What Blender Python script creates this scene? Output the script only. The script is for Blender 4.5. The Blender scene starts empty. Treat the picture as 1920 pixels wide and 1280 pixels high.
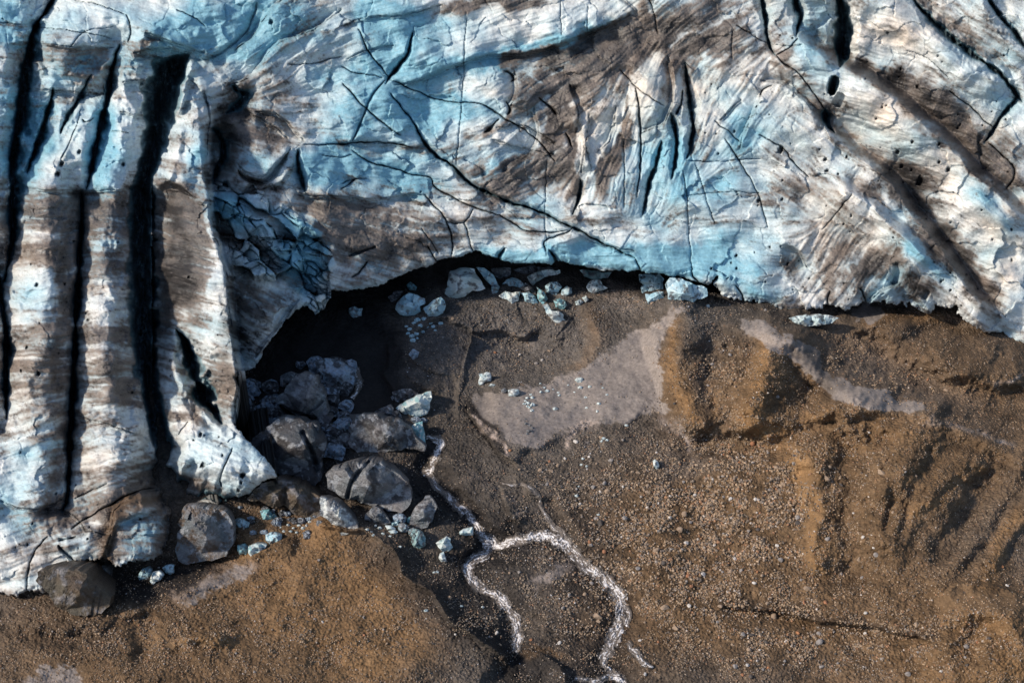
import bpy, math, random
import numpy as np
from mathutils import Vector
from mathutils.geometry import delaunay_2d_cdt

# ------------------------------------------------------------------ camera, sky, sun, exposure
SC = bpy.context.scene
COL = SC.collection
PITCH, HFOV, CAMZ = math.radians(38.0), math.radians(40.0), 95.0
cam_d = bpy.data.cameras.new("camera"); cam = bpy.data.objects.new("camera", cam_d); COL.objects.link(cam)
cam.location = (0, 0, CAMZ); cam.rotation_euler = (math.pi/2 - PITCH, 0, 0)
cam_d.sensor_width = 36; cam_d.sensor_fit = 'HORIZONTAL'; cam_d.lens = 18/math.tan(HFOV/2)
cam_d.clip_start = 1; cam_d.clip_end = 6000
SC.camera = cam

SUN_DIR = Vector((-0.76, -0.20, 0.58)).normalized()          # towards the sun
sun_el = math.asin(SUN_DIR.z); sun_az = math.atan2(SUN_DIR.x, SUN_DIR.y)
w = bpy.data.worlds.new("World"); SC.world = w; w.use_nodes = True
nt = w.node_tree; nt.nodes.clear()
sky = nt.nodes.new('ShaderNodeTexSky'); sky.sky_type = 'NISHITA'; sky.sun_disc = False
sky.sun_elevation = sun_el; sky.sun_rotation = sun_az
bg = nt.nodes.new('ShaderNodeBackground'); bg.inputs[1].default_value = 0.14
wo = nt.nodes.new('ShaderNodeOutputWorld')
nt.links.new(sky.outputs[0], bg.inputs[0]); nt.links.new(bg.outputs[0], wo.inputs[0])
sl = bpy.data.lights.new("sun", 'SUN'); sl.energy = 4.2; sl.angle = math.radians(5); sl.color = (1.0, 0.87, 0.72)
so = bpy.data.objects.new("sun", sl); COL.objects.link(so)
so.rotation_euler = (-SUN_DIR).to_track_quat('-Z', 'Y').to_euler(); so.location = (-100, -50, 120)
SC.view_settings.view_transform = 'Standard'; SC.view_settings.look = 'None'
SC.view_settings.gamma = 1.0; SC.view_settings.exposure = 0.0

rng = np.random.default_rng(7); random.seed(7)

# ------------------------------------------------------------------ helpers: rays, noise, polylines
TH = math.tan(HFOV/2); SP, CP = math.sin(PITCH), math.cos(PITCH)
def ray(u, v):
    """direction from the camera station through the survey coordinate (u, v)"""
    X = (np.asarray(u, float)-960)/960*TH; Y = -(np.asarray(v, float)-640)/960*TH
    return np.stack([X, CP + Y*SP, -SP + Y*CP], -1)
def on_plane(u, v, n, c):            # n.p = c
    d = ray(u, v); o = np.array([0, 0, CAMZ]); n = np.asarray(n, float)
    t = (c - o@n)/(d@n)
    return o + d*t[..., None]
def on_height(u, v, z):
    d = ray(u, v); t = (np.asarray(z)-CAMZ)/d[..., 2]
    return np.array([0, 0, CAMZ]) + d*t[..., None]

_P = np.concatenate([np.random.default_rng(3).permutation(256)]*2)
_G = np.random.default_rng(4).uniform(0, 2*math.pi, 256); _GX, _GY = np.cos(_G), np.sin(_G)
def pn(x, y, seed=0):
    x = np.asarray(x, np.float32)+seed*37.17; y = np.asarray(y, np.float32)+seed*91.7
    xi = np.floor(x).astype(np.int32); yi = np.floor(y).astype(np.int32)
    xf = x-xi; yf = y-yi; xi &= 255; yi &= 255
    sx = xf*xf*xf*(xf*(xf*6-15)+10); sy = yf*yf*yf*(yf*(yf*6-15)+10)
    x1 = (xi+1) & 255; y1 = (yi+1) & 255
    def g(ix, iy, fx, fy):
        h = _P[_P[ix]+iy]
        return _GX[h]*fx + _GY[h]*fy
    a = g(xi, yi, xf, yf); b = g(x1, yi, xf-1, yf); c = g(xi, y1, xf, yf-1); d = g(x1, y1, xf-1, yf-1)
    return ((a+sx*(b-a)) + sy*((c+sx*(d-c))-(a+sx*(b-a))))*1.5
def fbm(x, y, o=4, seed=0, g=0.5):
    s = 0; a = 1
    for i in range(o):
        s = s + a*pn(x*2**i, y*2**i, seed+i*5); a *= g
    return s
def sst(a, b, x):
    t = np.clip((x-a)/(b-a), 0, 1); return t*t*(3-2*t)
def worley(x, y, seed=0):
    xi = np.floor(x).astype(np.int32); yi = np.floor(y).astype(np.int32)
    r = np.random.default_rng(seed); jx = r.random(65536); jy = r.random(65536)
    f1 = np.full(x.shape, 9.0); f2 = np.full(x.shape, 9.0); cid = np.zeros(x.shape, np.int32); px = np.zeros(x.shape); py = np.zeros(x.shape)
    for dx in (-1, 0, 1):
        for dy in (-1, 0, 1):
            cx = xi+dx; cy = yi+dy; h = (cx*7919 + cy*104729) & 65535
            qx = cx+jx[h]; qy = cy+jy[h]; d = np.hypot(x-qx, y-qy)
            m = d < f1
            f2 = np.where(m, f1, np.minimum(f2, d)); f1 = np.where(m, d, f1)
            cid = np.where(m, h, cid); px = np.where(m, qx, px); py = np.where(m, qy, py)
    return f1, f2, cid, x-px, y-py

def P(s):
    return [tuple(float(q) for q in t.split(',')) for t in s.split()]
def smooth(pts, n=4):
    p = np.array(pts, float)
    if len(p) < 3 or n < 2: return p
    q = np.vstack([2*p[0]-p[1], p, 2*p[-1]-p[-2]]); out = []
    for i in range(1, len(q)-2):
        for k in range(n):
            t = k/n; a, b, c, d = q[i-1], q[i], q[i+1], q[i+2]
            out.append(0.5*((2*b)+(-a+c)*t+(2*a-5*b+4*c-d)*t*t+(-a+3*b-3*c+d)*t**3))
    out.append(q[-2]); return np.array(out)

def axis(a, b, step, lo, hi):
    m = np.arange(a, b+step, step); l = []; x = a; s = step
    while x > lo: s *= 1.25; x -= s; l.append(x)
    r = []; x = m[-1]; s = step
    while x < hi: s *= 1.25; x += s; r.append(x)
    return np.concatenate([l[::-1], m, r])

class Field:
    """a survey grid (u, v) with helpers that write strokes into arrays over it"""
    def __init__(s, u, v, seed, warp=2.2):
        s.u, s.v = u, v
        s.U, s.V = np.meshgrid(u, v); s.U = s.U.astype(np.float32); s.V = s.V.astype(np.float32)
        s.wu = s.U + warp*fbm(s.U/26, s.V/26, 3, seed) ; s.wv = s.V + warp*fbm(s.U/26, s.V/26, 3, seed+50)
        s.xu = s.U + 14*fbm(s.U/80, s.V/80, 4, seed+9, .6); s.xv = s.V + 14*fbm(s.U/80, s.V/80, 4, seed+70, .6)
    def win(s, p, m):
        i0, i1 = np.searchsorted(s.u, [p[:, 0].min()-m, p[:, 0].max()+m]); j0, j1 = np.searchsorted(s.v, [p[:, 1].min()-m, p[:, 1].max()+m])
        return (slice(j0, j1), slice(i0, i1))
    def dist(s, pts, m, n=4, rough=False):
        p = smooth(pts, n); W = s.win(p[:, :2], m)
        X = (s.xu if rough else s.wu)[W]; Y = (s.xv if rough else s.wv)[W]
        best = np.full(X.shape, 1e9, np.float32); sd = np.zeros(X.shape, np.float32); par = np.zeros(X.shape, np.float32); wd = np.zeros(X.shape, np.float32)
        L = np.r_[0, np.cumsum(np.hypot(*np.diff(p[:, :2], axis=0).T))]; T = max(L[-1], 1e-6)
        for k in range(len(p)-1):
            ax, ay = p[k, :2]; bx, by = p[k+1, :2]; dx, dy = bx-ax, by-ay; l2 = dx*dx+dy*dy
            if l2 < 1e-9: continue
            t = np.clip(((X-ax)*dx+(Y-ay)*dy)/l2, 0, 1)
            d = np.hypot(X-ax-t*dx, Y-ay-t*dy); mm = d < best
            best = np.where(mm, d, best); sd = np.where(mm, np.sign(dx*(Y-ay)-dy*(X-ax)), sd)
            par = np.where(mm, (L[k]+t*(L[k+1]-L[k]))/T, par)
            if p.shape[1] > 2: wd = np.where(mm, p[k, 2]+t*(p[k+1, 2]-p[k, 2]), wd)
        return W, best, sd, par, wd, T
    def stroke(s, A, pts, wd, amt, rough=True, pw=2):
        W, d, sd, par, _, _ = s.dist(pts, wd*2.4+20, 4, rough)
        A[W] += amt*np.exp(-(d/wd)**pw)
    def blob(s, A, x, y, rx, ry, ang, amt, rough=True):
        R = max(rx, ry)*2.3+25
        W = s.win(np.array([[x, y]]), R); X = (s.xu if rough else s.wu)[W]-x; Y = (s.xv if rough else s.wv)[W]-y
        c, q = math.cos(math.radians(ang)), math.sin(math.radians(ang))
        a = (X*c+Y*q)/rx; b = (-X*q+Y*c)/ry
        A[W] += amt*np.exp(-(a*a+b*b)**1.5)
    def crev(s, H, pts, depth, pw=1.0, fade=.06, A=None, amt=1.0, sh=.0, wob=.0, asym=.0):
        """an open crack: (x, y, half width) points; SH is the share of the depth taken by the worn, sloping shoulders"""
        mx = max(q[2] for q in pts)
        W, d, sd, par, wd, T = s.dist(pts, mx*(1.8 if sh == 0 else 4.2)+8)
        f = np.clip(np.minimum(par, 1-par)/fade, 0, 1)**.6
        if wob: wd = wd*np.clip(1+wob*fbm(s.U[W]/34, s.V[W]/34, 3, int(pts[0][0]+pts[-1][1]) % 97), .25, 1.9)
        wd = np.maximum(wd*(.3+.7*f), .8)*(1+asym*sd)
        k = np.clip(1-d/wd, 0, 1)**pw
        o = sst(0, 1, 1-d/(wd*2.6+2.0))
        H[W] -= depth*((1-sh)*k + sh*o)*np.minimum(1, f+.2)
        if A is not None: A[W] = np.maximum(A[W], amt*(sst(0, .9, k)*.8+.2*o))
    def scarp(s, H, pts, up, lu, down, ld, fade=.1, rough=False, wall=5):
        """a step along a line: the left-hand side stands UP and fades over LU, the right-hand (below, heading +u) falls DOWN and recovers over LD
        (both negative: the right-hand side is the high one); the step's face is WALL wide"""
        W, d, sd, par, _, T = s.dist(pts, max(lu, ld)*3.2+wall, 4, rough)
        f = np.clip(np.minimum(par, 1-par)/fade, 0, 1); f = f*f*(3-2*f)
        low = (sd >= 0) if up+down >= 0 else (sd < 0)
        hi_v, hi_l, lo_v, lo_l = (up, lu, -down, ld) if up+down >= 0 else (-down, ld, up, lu)
        k = sst(0, wall, d); dd = np.maximum(d-wall, 0)
        e = np.where(low, hi_v*(1-k) + lo_v*np.exp(-dd/lo_l)*k, hi_v*np.exp(-d/hi_l))
        H[W] += e*f*np.clip(1-d/(max(lu, ld)*3.2+wall), 0, 1)
    def poly(s, pts, soft, rough=True):
        """soft inside mask of a closed outline"""
        p = np.array(pts, float); p = np.vstack([p, p[:1]])
        W, d, _, _, _, _ = s.dist(p, soft*2+20, 1, rough)
        X = (s.xu if rough else s.wu)[W]; Y = (s.xv if rough else s.wv)[W]; ins = np.zeros(X.shape, bool)
        for k in range(len(p)-1):
            (ax, ay), (bx, by) = p[k], p[k+1]
            if ay == by: continue
            c = ((ay > Y) != (by > Y)) & (X < (bx-ax)*(Y-ay)/(by-ay)+ax); ins ^= c
        return W, sst(-soft, soft, np.where(ins, d, -d)), np.where(ins, d, -d)

def add_mesh(name, verts, faces, cols=None, extra=None, mat=None, smooth_shade=True):
    """verts (n,3), faces (m,k) int array or list of arrays of tri/quad faces"""
    me = bpy.data.meshes.new(name)
    fl = faces if isinstance(faces, list) else [faces]
    nl = sum(f.size for f in fl); nf = sum(len(f) for f in fl)
    me.vertices.add(len(verts)); me.vertices.foreach_set('co', np.ascontiguousarray(verts, np.float32).ravel())
    me.loops.add(nl); me.polygons.add(nf)
    me.loops.foreach_set('vertex_index', np.concatenate([f.ravel() for f in fl]).astype(np.int32))
    tot = np.concatenate([np.full(len(f), f.shape[1], np.int32) for f in fl])
    me.polygons.foreach_set('loop_start', np.r_[0, np.cumsum(tot)[:-1]].astype(np.int32))
    me.polygons.foreach_set('use_smooth', np.full(nf, smooth_shade))
    if cols is not None:
        a = me.color_attributes.new('tint', 'FLOAT_COLOR', 'POINT')
        a.data.foreach_set('color', np.c_[cols, np.ones(len(cols))].astype(np.float32).ravel())
    for k, arr in (extra or {}).items():
        a = me.attributes.new(k, 'FLOAT', 'POINT'); a.data.foreach_set('value', np.asarray(arr, np.float32).ravel())
    me.update(calc_edges=True); me.validate()
    if mat: me.materials.append(mat)
    return me
def link(name, me, kind=None, label=None, cat=None, group=None):
    o = bpy.data.objects.new(name, me); COL.objects.link(o)
    if kind: o['kind'] = kind
    if label: o['label'] = label
    if cat: o['category'] = cat
    if group: o['group'] = group
    return o

# ------------------------------------------------------------------ materials
def surface(name, rough, grain, grain_amt, bump_scale, bump_dist, spec=0.4, vor=None, grit=False):
    m = bpy.data.materials.new(name); m.use_nodes = True; t = m.node_tree; N = t.nodes; L = t.links
    b = N['Principled BSDF']; b.inputs['Roughness'].default_value = rough; b.inputs['Specular IOR Level'].default_value = spec
    at = N.new('ShaderNodeAttribute'); at.attribute_name = 'tint'
    geo = N.new('ShaderNodeNewGeometry')
    n1 = N.new('ShaderNodeTexNoise'); n1.inputs['Scale'].default_value = grain; n1.inputs['Detail'].default_value = 6; n1.inputs['Roughness'].default_value = .7
    L.new(geo.outputs['Position'], n1.inputs['Vector'])
    mr = N.new('ShaderNodeMapRange'); mr.inputs[1].default_value = .25; mr.inputs[2].default_value = .75
    mr.inputs[3].default_value = 1-grain_amt; mr.inputs[4].default_value = 1+grain_amt
    L.new(n1.outputs['Fac'], mr.inputs[0])
    mx = N.new('ShaderNodeVectorMath'); mx.operation = 'SCALE'
    L.new(at.outputs['Color'], mx.inputs[0]); L.new(mr.outputs[0], mx.inputs['Scale'])
    L.new(mx.outputs[0], b.inputs['Base Color'])
    n2 = N.new('ShaderNodeTexNoise'); n2.inputs['Scale'].default_value = bump_scale; n2.inputs['Detail'].default_value = 5; n2.inputs['Roughness'].default_value = .65
    L.new(geo.outputs['Position'], n2.inputs['Vector'])
    bp = N.new('ShaderNodeBump'); bp.inputs['Strength'].default_value = 1; bp.inputs['Distance'].default_value = bump_dist
    L.new(n2.outputs['Fac'], bp.inputs['Height']); last = bp
    if vor:
        vo = N.new('ShaderNodeTexVoronoi'); vo.inputs['Scale'].default_value = vor[0]; L.new(geo.outputs['Position'], vo.inputs['Vector'])
        b2 = N.new('ShaderNodeBump'); b2.invert = True; b2.inputs['Distance'].default_value = vor[1]
        L.new(vo.outputs['Distance'], b2.inputs['Height']); L.new(bp.outputs[0], b2.inputs['Normal']); last = b2
    if grit:                                                   # smooth silt takes little of the grit
        ga = N.new('ShaderNodeAttribute'); ga.attribute_name = 'grit'
        for q in ((bp, b2) if vor else (bp,)): L.new(ga.outputs['Fac'], q.inputs['Strength'])
    L.new(last.outputs[0], b.inputs['Normal'])
    return m
M_ICE = surface('glacier_ice', .5, 3.0, .14, 4.0, .05, .35)
M_BLOCK = surface('broken_ice', .42, 3.5, .40, 3.2, .30, .4)
M_CLEAR = surface('clean_broken_ice', .35, 2.0, .14, 2.6, .07, .5)
M_GROUND = surface('gravel_ground', .9, 3.2, .42, 4.5, .14, .15, vor=(3.6, .14), grit=True)
M_STONE = surface('stone', .85, 4.0, .2, 6.0, .03, .25)
M_WATER = surface('white_water', .35, 5.0, .12, 5.0, .10, .4)

# ------------------------------------------------------------------ the ground: moraine, gravel flat, banks and channels
gu = axis(-30, 1950, 1.6, -700, 2700); gv = axis(490, 1300, 1.5, 300, 1900)
G = Field(gu, gv, 11, 2.5)
Hg = np.zeros_like(G.U)
# broad shape
G.blob(Hg, 380, 1310, 460, 160, 0, 2.2, False); G.stroke(Hg, P('-40,1115 0,1112 85,1104 150,1066 225,1066 300,1050 440,1040'), 30, -.7, False)
G.blob(Hg, 1530, 790, 330, 190, 25, 2.4, False); G.blob(Hg, 1440, 705, 80, 100, 18, 1.3); G.blob(Hg, 1620, 790, 90, 34, 8, 1.1); G.blob(Hg, 1330, 640, 80, 50, 20, .9); G.blob(Hg, 1500, 850, 60, 30, 10, .7); G.blob(Hg, 1390, 835, 90, 22, 6, -1.0); G.blob(Hg, 1300, 720, 46, 90, 0, .8); G.blob(Hg, 1570, 690, 34, 60, -45, -.4); G.blob(Hg, 1700, 700, 120, 40, 25, -1.0); G.blob(Hg, 1660, 880, 50, 40, 0, .7); G.blob(Hg, 1760, 860, 60, 40, 0, .6)
G.blob(Hg, 1800, 1000, 260, 220, 0, 1.6, False)
G.blob(Hg, 1880, 1210, 150, 100, -10, 3.0, False); G.blob(Hg, 1830, 1200, 26, 50, 40, -.8)
G.blob(Hg, 1800, 672, 150, 40, 12, 1.8); G.blob(Hg, 1660, 622, 60, 16, 8, .5); G.stroke(Hg, P('1340,560 1480,600 1600,585 1740,592 1880,632 1980,650'), 22, -.8, False)
G.blob(Hg, 650, 690, 120, 70, 0, -.6, False)
for q, wd, a in (("1475,628 1455,670 1432,720 1412,770 1398,805", 40, 1.3), ("1600,765 1540,772 1480,790 1420,800", 26, .8), ("1740,790 1700,850 1672,920 1650,1000", 42, 1.3), ("1815,870 1770,920 1720,970 1680,1020", 30, 1.0), ("1925,930 1870,1000 1820,1060 1780,1090", 32, 1.1),
    ("1545,600 1620,612 1690,606 1760,596", 30, .9), ("1780,688 1850,704 1930,715", 36, 1.3), ("1540,640 1610,680 1700,722 1800,770 1900,812", 36, -1.3), ("1560,740 1530,700 1500,665", 30, -.7), ("1310,840 1400,836 1480,830", 34, -.8), ("1590,830 1600,900 1590,990 1600,1060", 30, -.8), ("1740,870 1700,940 1690,1000", 16, -.5), ("1850,900 1810,960 1760,1030", 20, -.7),
    ("1350,620 1330,680 1335,760", 20, -.6), ("1290,600 1275,680 1290,770", 26, .7), ("1380,620 1372,690 1368,760", 20, .6), ("1000,560 1090,545 1180,560 1280,575", 24, .5), ("1130,870 1200,960 1230,1060", 60, .6), ("1380,900 1400,1000 1420,1090", 50, .5), ("1300,880 1310,980 1330,1080", 40, -.4), ("830,850 900,910 960,970", 24, .5)):
    G.stroke(Hg, P(q), wd, a*.80)
# left mound: steep eroded bank falling to the stream
E1 = P("575,972 610,985 650,992 692,996 738,1030 750,1048 754,1075 775,1092 802,1102 822,1125 838,1152 852,1168 876,1180 900,1200 935,1222 960,1240")
G.scarp(Hg, E1, 2.1, 22, -1.3, 210, .08, wall=8)
G.scarp(Hg, P("930,1240 965,1222 1005,1222 1050,1250 1065,1300"), .2, 12, -1.0, 60, .1)
G.scarp(Hg, P("320,1135 345,1110 400,1085 480,1040 560,1000"), .1, 20, -1.0, 60, .15)
G.scarp(Hg, P("330,1200 400,1185 430,1200"), .1, 14, -.7, 40, .2)
G.blob(Hg, 270, 1190, 26, 60, 20, -.8); G.blob(Hg, 130, 1195, 75, 18, 0, -.7); G.blob(Hg, 220, 1150, 90, 16, -8, .6)
G.blob(Hg, 390, 1200, 55, 14, -5, .6)
# hollow under the left ice
G.blob(Hg, 280, 1090, 130, 30, -12, -.9, False)
# gravel flat in front of the centre: ledges and the round bank
G.scarp(Hg, P("760,640 800,600 838,592 853,602 887,612 892,617 950,618 978,631 1000,616 1010,600"), .5, 90, .55, 70, .12, wall=12)
G.scarp(Hg, P("905,668 935,675 952,700 940,718"), .25, 30, .15, 40, .2, wall=12)
G.scarp(Hg, P("1082,566 1095,575 1112,600 1127,630 1120,654 1102,676 1083,696 1040,714 1000,722 953,726 905,724"), 1.2, 110, .35, 50, .1, wall=30)
G.scarp(Hg, P("725,640 733,670 728,690 720,700 735,725 745,745"), .4, 90, .4, 30, .15, wall=8)
G.scarp(Hg, P("880,752 886,780 905,805 928,832 945,852 975,872"), .45, 70, .7, 26, .1)
G.scarp(Hg, P("945,838 1000,836 1035,822 1100,790 1140,785 1180,783 1215,760"), .2, 50, .15, 50, .1, wall=16)
G.scarp(Hg, P("868,778 892,806 920,838 950,862 990,882"), -.2, 30, -.2, 30, .1, wall=12)
for q in ("750,690 790,720 835,740", "760,660 800,690 850,700", "850,690 862,730 858,790"):
    G.scarp(Hg, P(q), .2, 40, .2, 40, .2, wall=9)
# stream channel
chan = P("812,820 805,855 800,890 835,925 872,955 905,1000 925,1030 890,1048 880,1075 915,1110 950,1135 966,1180 968,1230")
chan2 = P("925,1028 970,1015 1030,1006 1075,1040 1110,1075 1148,1105 1168,1140 1155,1190 1135,1235 1165,1275")
for c, wd, d in ((chan, 60, .45), (chan2, 60, .4), (chan, 24, .6), (chan2, 24, .55)):
    G.stroke(Hg, c, wd, -d, False)
G.scarp(Hg, P("800,835 783,850 776,875 785,905 810,935 850,965 878,990 890,1015 868,1040 862,1070 870,1085"), -.3, 24, -.25, 26, .06, wall=8)
G.scarp(Hg, P("985,895 1000,925 1040,930 1065,970 1090,1010 1100,1040"), .4, 60, .3, 40, .12, wall=14)
G.scarp(Hg, P("855,905 880,930 910,960 930,985 960,1000 985,996"), .35, 40, .25, 30, .12, wall=10)
G.scarp(Hg, P("940,905 950,935 962,965 985,985"), .25, 30, .2, 30, .2, wall=8)
# right hillside: pale ribbon crest, mounds and gullies
G.stroke(Hg, P("1280,590 1340,590 1407,607 1467,624 1500,647 1530,676 1570,710 1620,730 1690,752 1760,780 1850,812 1930,840"), 62, 2.4); G.blob(Hg, 960, 665, 130, 62, 0, -1.3); G.stroke(Hg, P('1560,770 1620,800 1700,860 1760,950'), 40, .8); G.stroke(Hg, P('1820,900 1790,960 1740,1030'), 26, .6); G.stroke(Hg, P('1900,930 1850,1010 1800,1070'), 24, -.6)
G.scarp(Hg, P("1330,600 1407,612 1467,632 1500,655 1530,686 1570,722 1640,758 1713,766 1790,800 1900,850 1960,880"), .4, 80, .7, 70, .08, wall=26)
G.scarp(Hg, P("1232,610 1228,650 1245,700 1262,750 1280,790 1320,830"), .9, 90, .2, 40, .1, wall=26)
G.scarp(Hg, P("1455,640 1432,690 1408,740 1392,790"), .8, 40, .25, 40, .15, wall=34)
G.scarp(Hg, P("1260,780 1300,798 1360,806 1410,798 1440,786 1500,788 1540,778 1580,752"), .25, 60, .5, 50, .15, wall=22)
G.blob(Hg, 1460, 705, 40, 45, 30, .9); G.blob(Hg, 1530, 740, 34, 24, -30, -.6); G.blob(Hg, 1450, 690, 18, 40, 25, -.2)
G.scarp(Hg, P("1480,660 1500,680 1520,700 1545,715"), .4, 24, .5, 34, .2, wall=20)
G.scarp(Hg, P("1570,790 1590,776 1640,772 1665,778"), .3, 30, .5, 30, .2, wall=16)
G.scarp(Hg, P("1480,800 1510,850 1530,900 1536,950 1537,1010 1545,1060 1555,1090"), .75, 60, .2, 50, .15, wall=46, rough=True)
G.scarp(Hg, P("1640,915 1660,925 1652,970 1648,1010"), -.3, 14, -.3, 30, .2, wall=14)
G.scarp(Hg, P("1925,850 1900,905 1890,930 1860,965 1845,1000 1800,1050 1770,1085"), -.2, 30, -.5, 30, .15, wall=24)
G.scarp(Hg, P("1800,885 1765,905 1740,940 1700,960"), -.1, 20, -.35, 24, .15, wall=18)
G.scarp(Hg, P("1850,870 1825,890 1810,905"), -.1, 20, -.35, 24, .15, wall=16)
G.scarp(Hg, P("1960,960 1910,985 1880,1030 1850,1075"), -.1, 20, -.4, 26, .15, wall=18)
G.scarp(Hg, P("1350,1126 1385,1137 1430,1140 1480,1147 1530,1162 1580,1164 1650,1175 1700,1187 1760,1200"), .4, 90, .6, 26, .08, wall=9)
G.scarp(Hg, P("1760,1120 1800,1095 1860,1098 1930,1120"), .0, 12, -.6, 60, .15)
G.scarp(Hg, P("1755,1165 1800,1150 1870,1148 1905,1180 1930,1210"), .5, 50, .6, 60, .15, wall=30)
G.scarp(Hg, P("1630,600 1680,620 1730,600 1790,590 1850,640 1920,665"), .5, 44, .4, 60, .15, wall=24)
G.scarp(Hg, P("1790,690 1830,705 1870,722 1930,712"), .4, 50, .6, 40, .15, wall=20)
G.scarp(Hg, P("1560,590 1600,612 1625,615 1650,600 1690,590"), .3, 30, .3, 34, .15, wall=14)
ru = G.U+.55*(G.V-900)+18*fbm(G.U/70, G.V/70, 2, 63); rill = np.abs(pn(ru/80, G.V/230, 61)+.45*pn(ru/34, G.V/130, 62)+.25*pn(ru/14, G.V/70, 64))   # gullies running down the right-hand slope
rm = np.zeros_like(Hg); G.blob(rm, 1700, 900, 260, 190, 20, 1.0); G.blob(rm, 1400, 700, 130, 110, 0, .7); G.blob(rm, 1750, 680, 180, 80, 20, .6)
Hg += 1.5*np.clip(rm, 0, 1)*(.35-np.minimum(rill, .8))*.30
# roughness
Hg += .45*fbm(G.U/140, G.V/90, 4, 21) + .10*fbm(G.U/36, G.V/24, 4, 31)
lump = sst(.0, .5, fbm(G.U/90, G.V/60, 3, 77))
f1, f2, cid, _, _ = worley(G.U/7.5, G.V/5.6, 5)
peb = np.clip(1-f1*1.6, 0, 1)*(np.random.default_rng(1).random(65536)[cid] > .45)
md = np.zeros_like(Hg); G.blob(md, 520, 1150, 300, 140, 10, 1.0); Hg += .16*md*fbm((G.U-G.V*.5)/60, (G.V+.35*G.U)/16, 4, 171)
# where it is smooth silt (pale or orange drapes) the pebbles are few
silt = np.zeros_like(Hg); pal_ = np.zeros_like(Hg)
for pts, soft, a in (
    ("1273,585 1173,625 1120,670 1090,700 1040,722 960,732 890,742 880,762 920,800 950,832 1000,836 1035,822 1100,792 1180,785 1225,770 1290,815 1300,845 1260,800 1242,720 1232,630 1300,590", 18, 1.0),
    ("1390,596 1467,614 1508,640 1530,668 1566,698 1612,722 1712,750 1730,768 1640,776 1582,756 1536,722 1500,686 1462,656 1390,624", 13, 1.0),
    ("325,1130 400,1075 470,1055 500,1062 470,1085 420,1110 345,1145", 16, .72),
    ("470,1060 560,1000 690,1000 740,1035 750,1080 800,1110 850,1180 780,1250 640,1290 520,1290 360,1170", 30, .22),
    ("520,640 640,600 735,640 730,700 745,740 690,780 560,780 500,720", 12, 1.0),
    ("1590,575 1640,570 1660,600 1630,620", 6, .9),
    ("1750,1120 1800,1095 1900,1105 1930,1140 1880,1150 1800,1145", 12, .7),
    ("30,1265 80,1240 150,1255 180,1300 30,1300", 18, .7),
    ("985,1100 1040,1058 1075,1062 1040,1090 1000,1112", 6, .7),
    ("1490,860 1520,890 1535,960 1540,1080 1515,1060 1505,960", 8, .7)):
    W, m, _ = G.poly(P(pts), soft); silt[W] = np.maximum(silt[W], a*m); pal_[W] = np.maximum(pal_[W], a*m*(not pts.startswith(('470,1060', '1490,860', '520,640', '1750,1120'))))
Hg += (1-.85*silt)*(.13*peb*sst(-.5, .4, fbm(G.U/60, G.V/50, 3, 8)) + .05*pn(G.U/5, G.V/4, 3) + .04*pn(G.U/2.8, G.V/2.4, 4))
Hg += silt*(.03*pn((G.U+G.V*.8)/40, (G.V-G.U*.35)/9, 9))
# the flat beneath and behind the ice stays low and level; far margins settle to the base
lipfade = 1-sst(560, 500, G.V); Hg *= .25+.75*lipfade
edge = sst(-400, -60, G.U)*sst(2350, 1990, G.U)*sst(1600, 1310, G.V); Hg *= edge
# -- colour of the ground itself (linear albedo)
def put(C, m, col, W=slice(None)):
    C[W] = C[W]*(1-m[..., None]) + np.array(col, np.float32)*m[..., None]
Cg = np.empty(Hg.shape+(3,), np.float32); Cg[:] = (.104, .092, .082)
n1 = fbm(G.U/70, G.V/50, 4, 41); n2 = fbm(G.U/16, G.V/12, 4, 42)
reg = np.zeros_like(Hg)                                # rusty brown ground right and left, grey flat in the middle
for x, y, rx, ry, a, q in ((300, 1240, 420, 170, 0, 1.0), (560, 1110, 220, 150, 25, 1.3), (1500, 1020, 330, 260, 0, .8), (1800, 760, 260, 200, 20, .9), (1480, 720, 190, 110, 0, 1.0), (1850, 1200, 200, 120, 0, 1.5), (1260, 720, 40, 120, -15, .5), (1150, 1000, 120, 160, 0, .15), (1380, 1060, 300, 200, 0, .7), (1150, 1200, 120, 90, 0, .4)):
    G.blob(reg, x, y, rx, ry, a, q)
put(Cg, np.clip(reg, 0, 1), (.140, .092, .054))
rust = np.zeros_like(Hg)
for pts, wd, a in (("1260,625 1256,680 1275,740 1300,790", 18, .9), ("1445,650 1425,720 1405,790", 24, .9), ("1490,870 1520,940 1530,1010 1540,1070", 20, 1.1),
    ("1110,580 1120,620 1105,660 1085,690", 16, .5), ("600,1000 640,1060 700,1120 780,1200", 50, .8), ("480,1080 560,1150 640,1220 700,1260", 60, .7), ("1630,610 1690,600 1750,590", 16, .7),
    ("1330,720 1336,780", 10, .7), ("1840,890 1800,905 1740,950 1700,970", 10, .6), ("1920,970 1880,1010 1850,1080", 22, .9), ("1400,790 1460,800 1520,790 1570,770", 14, .6), ("1440,820 1540,850 1640,820 1740,800", 26, .4),
    ("350,1205 440,1195", 14, .7), ("940,1235 1000,1222 1050,1235", 10, .9), ("1800,1180 1870,1190 1900,1240", 40, .6), ("1560,1290 1750,1290 1900,1290", 60, .5)):
    G.stroke(rust, P(pts), wd, a)
put(Cg, np.clip(rust, 0, 1)*.85, (.235, .142, .070))
grey = np.zeros_like(Hg)
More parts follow.
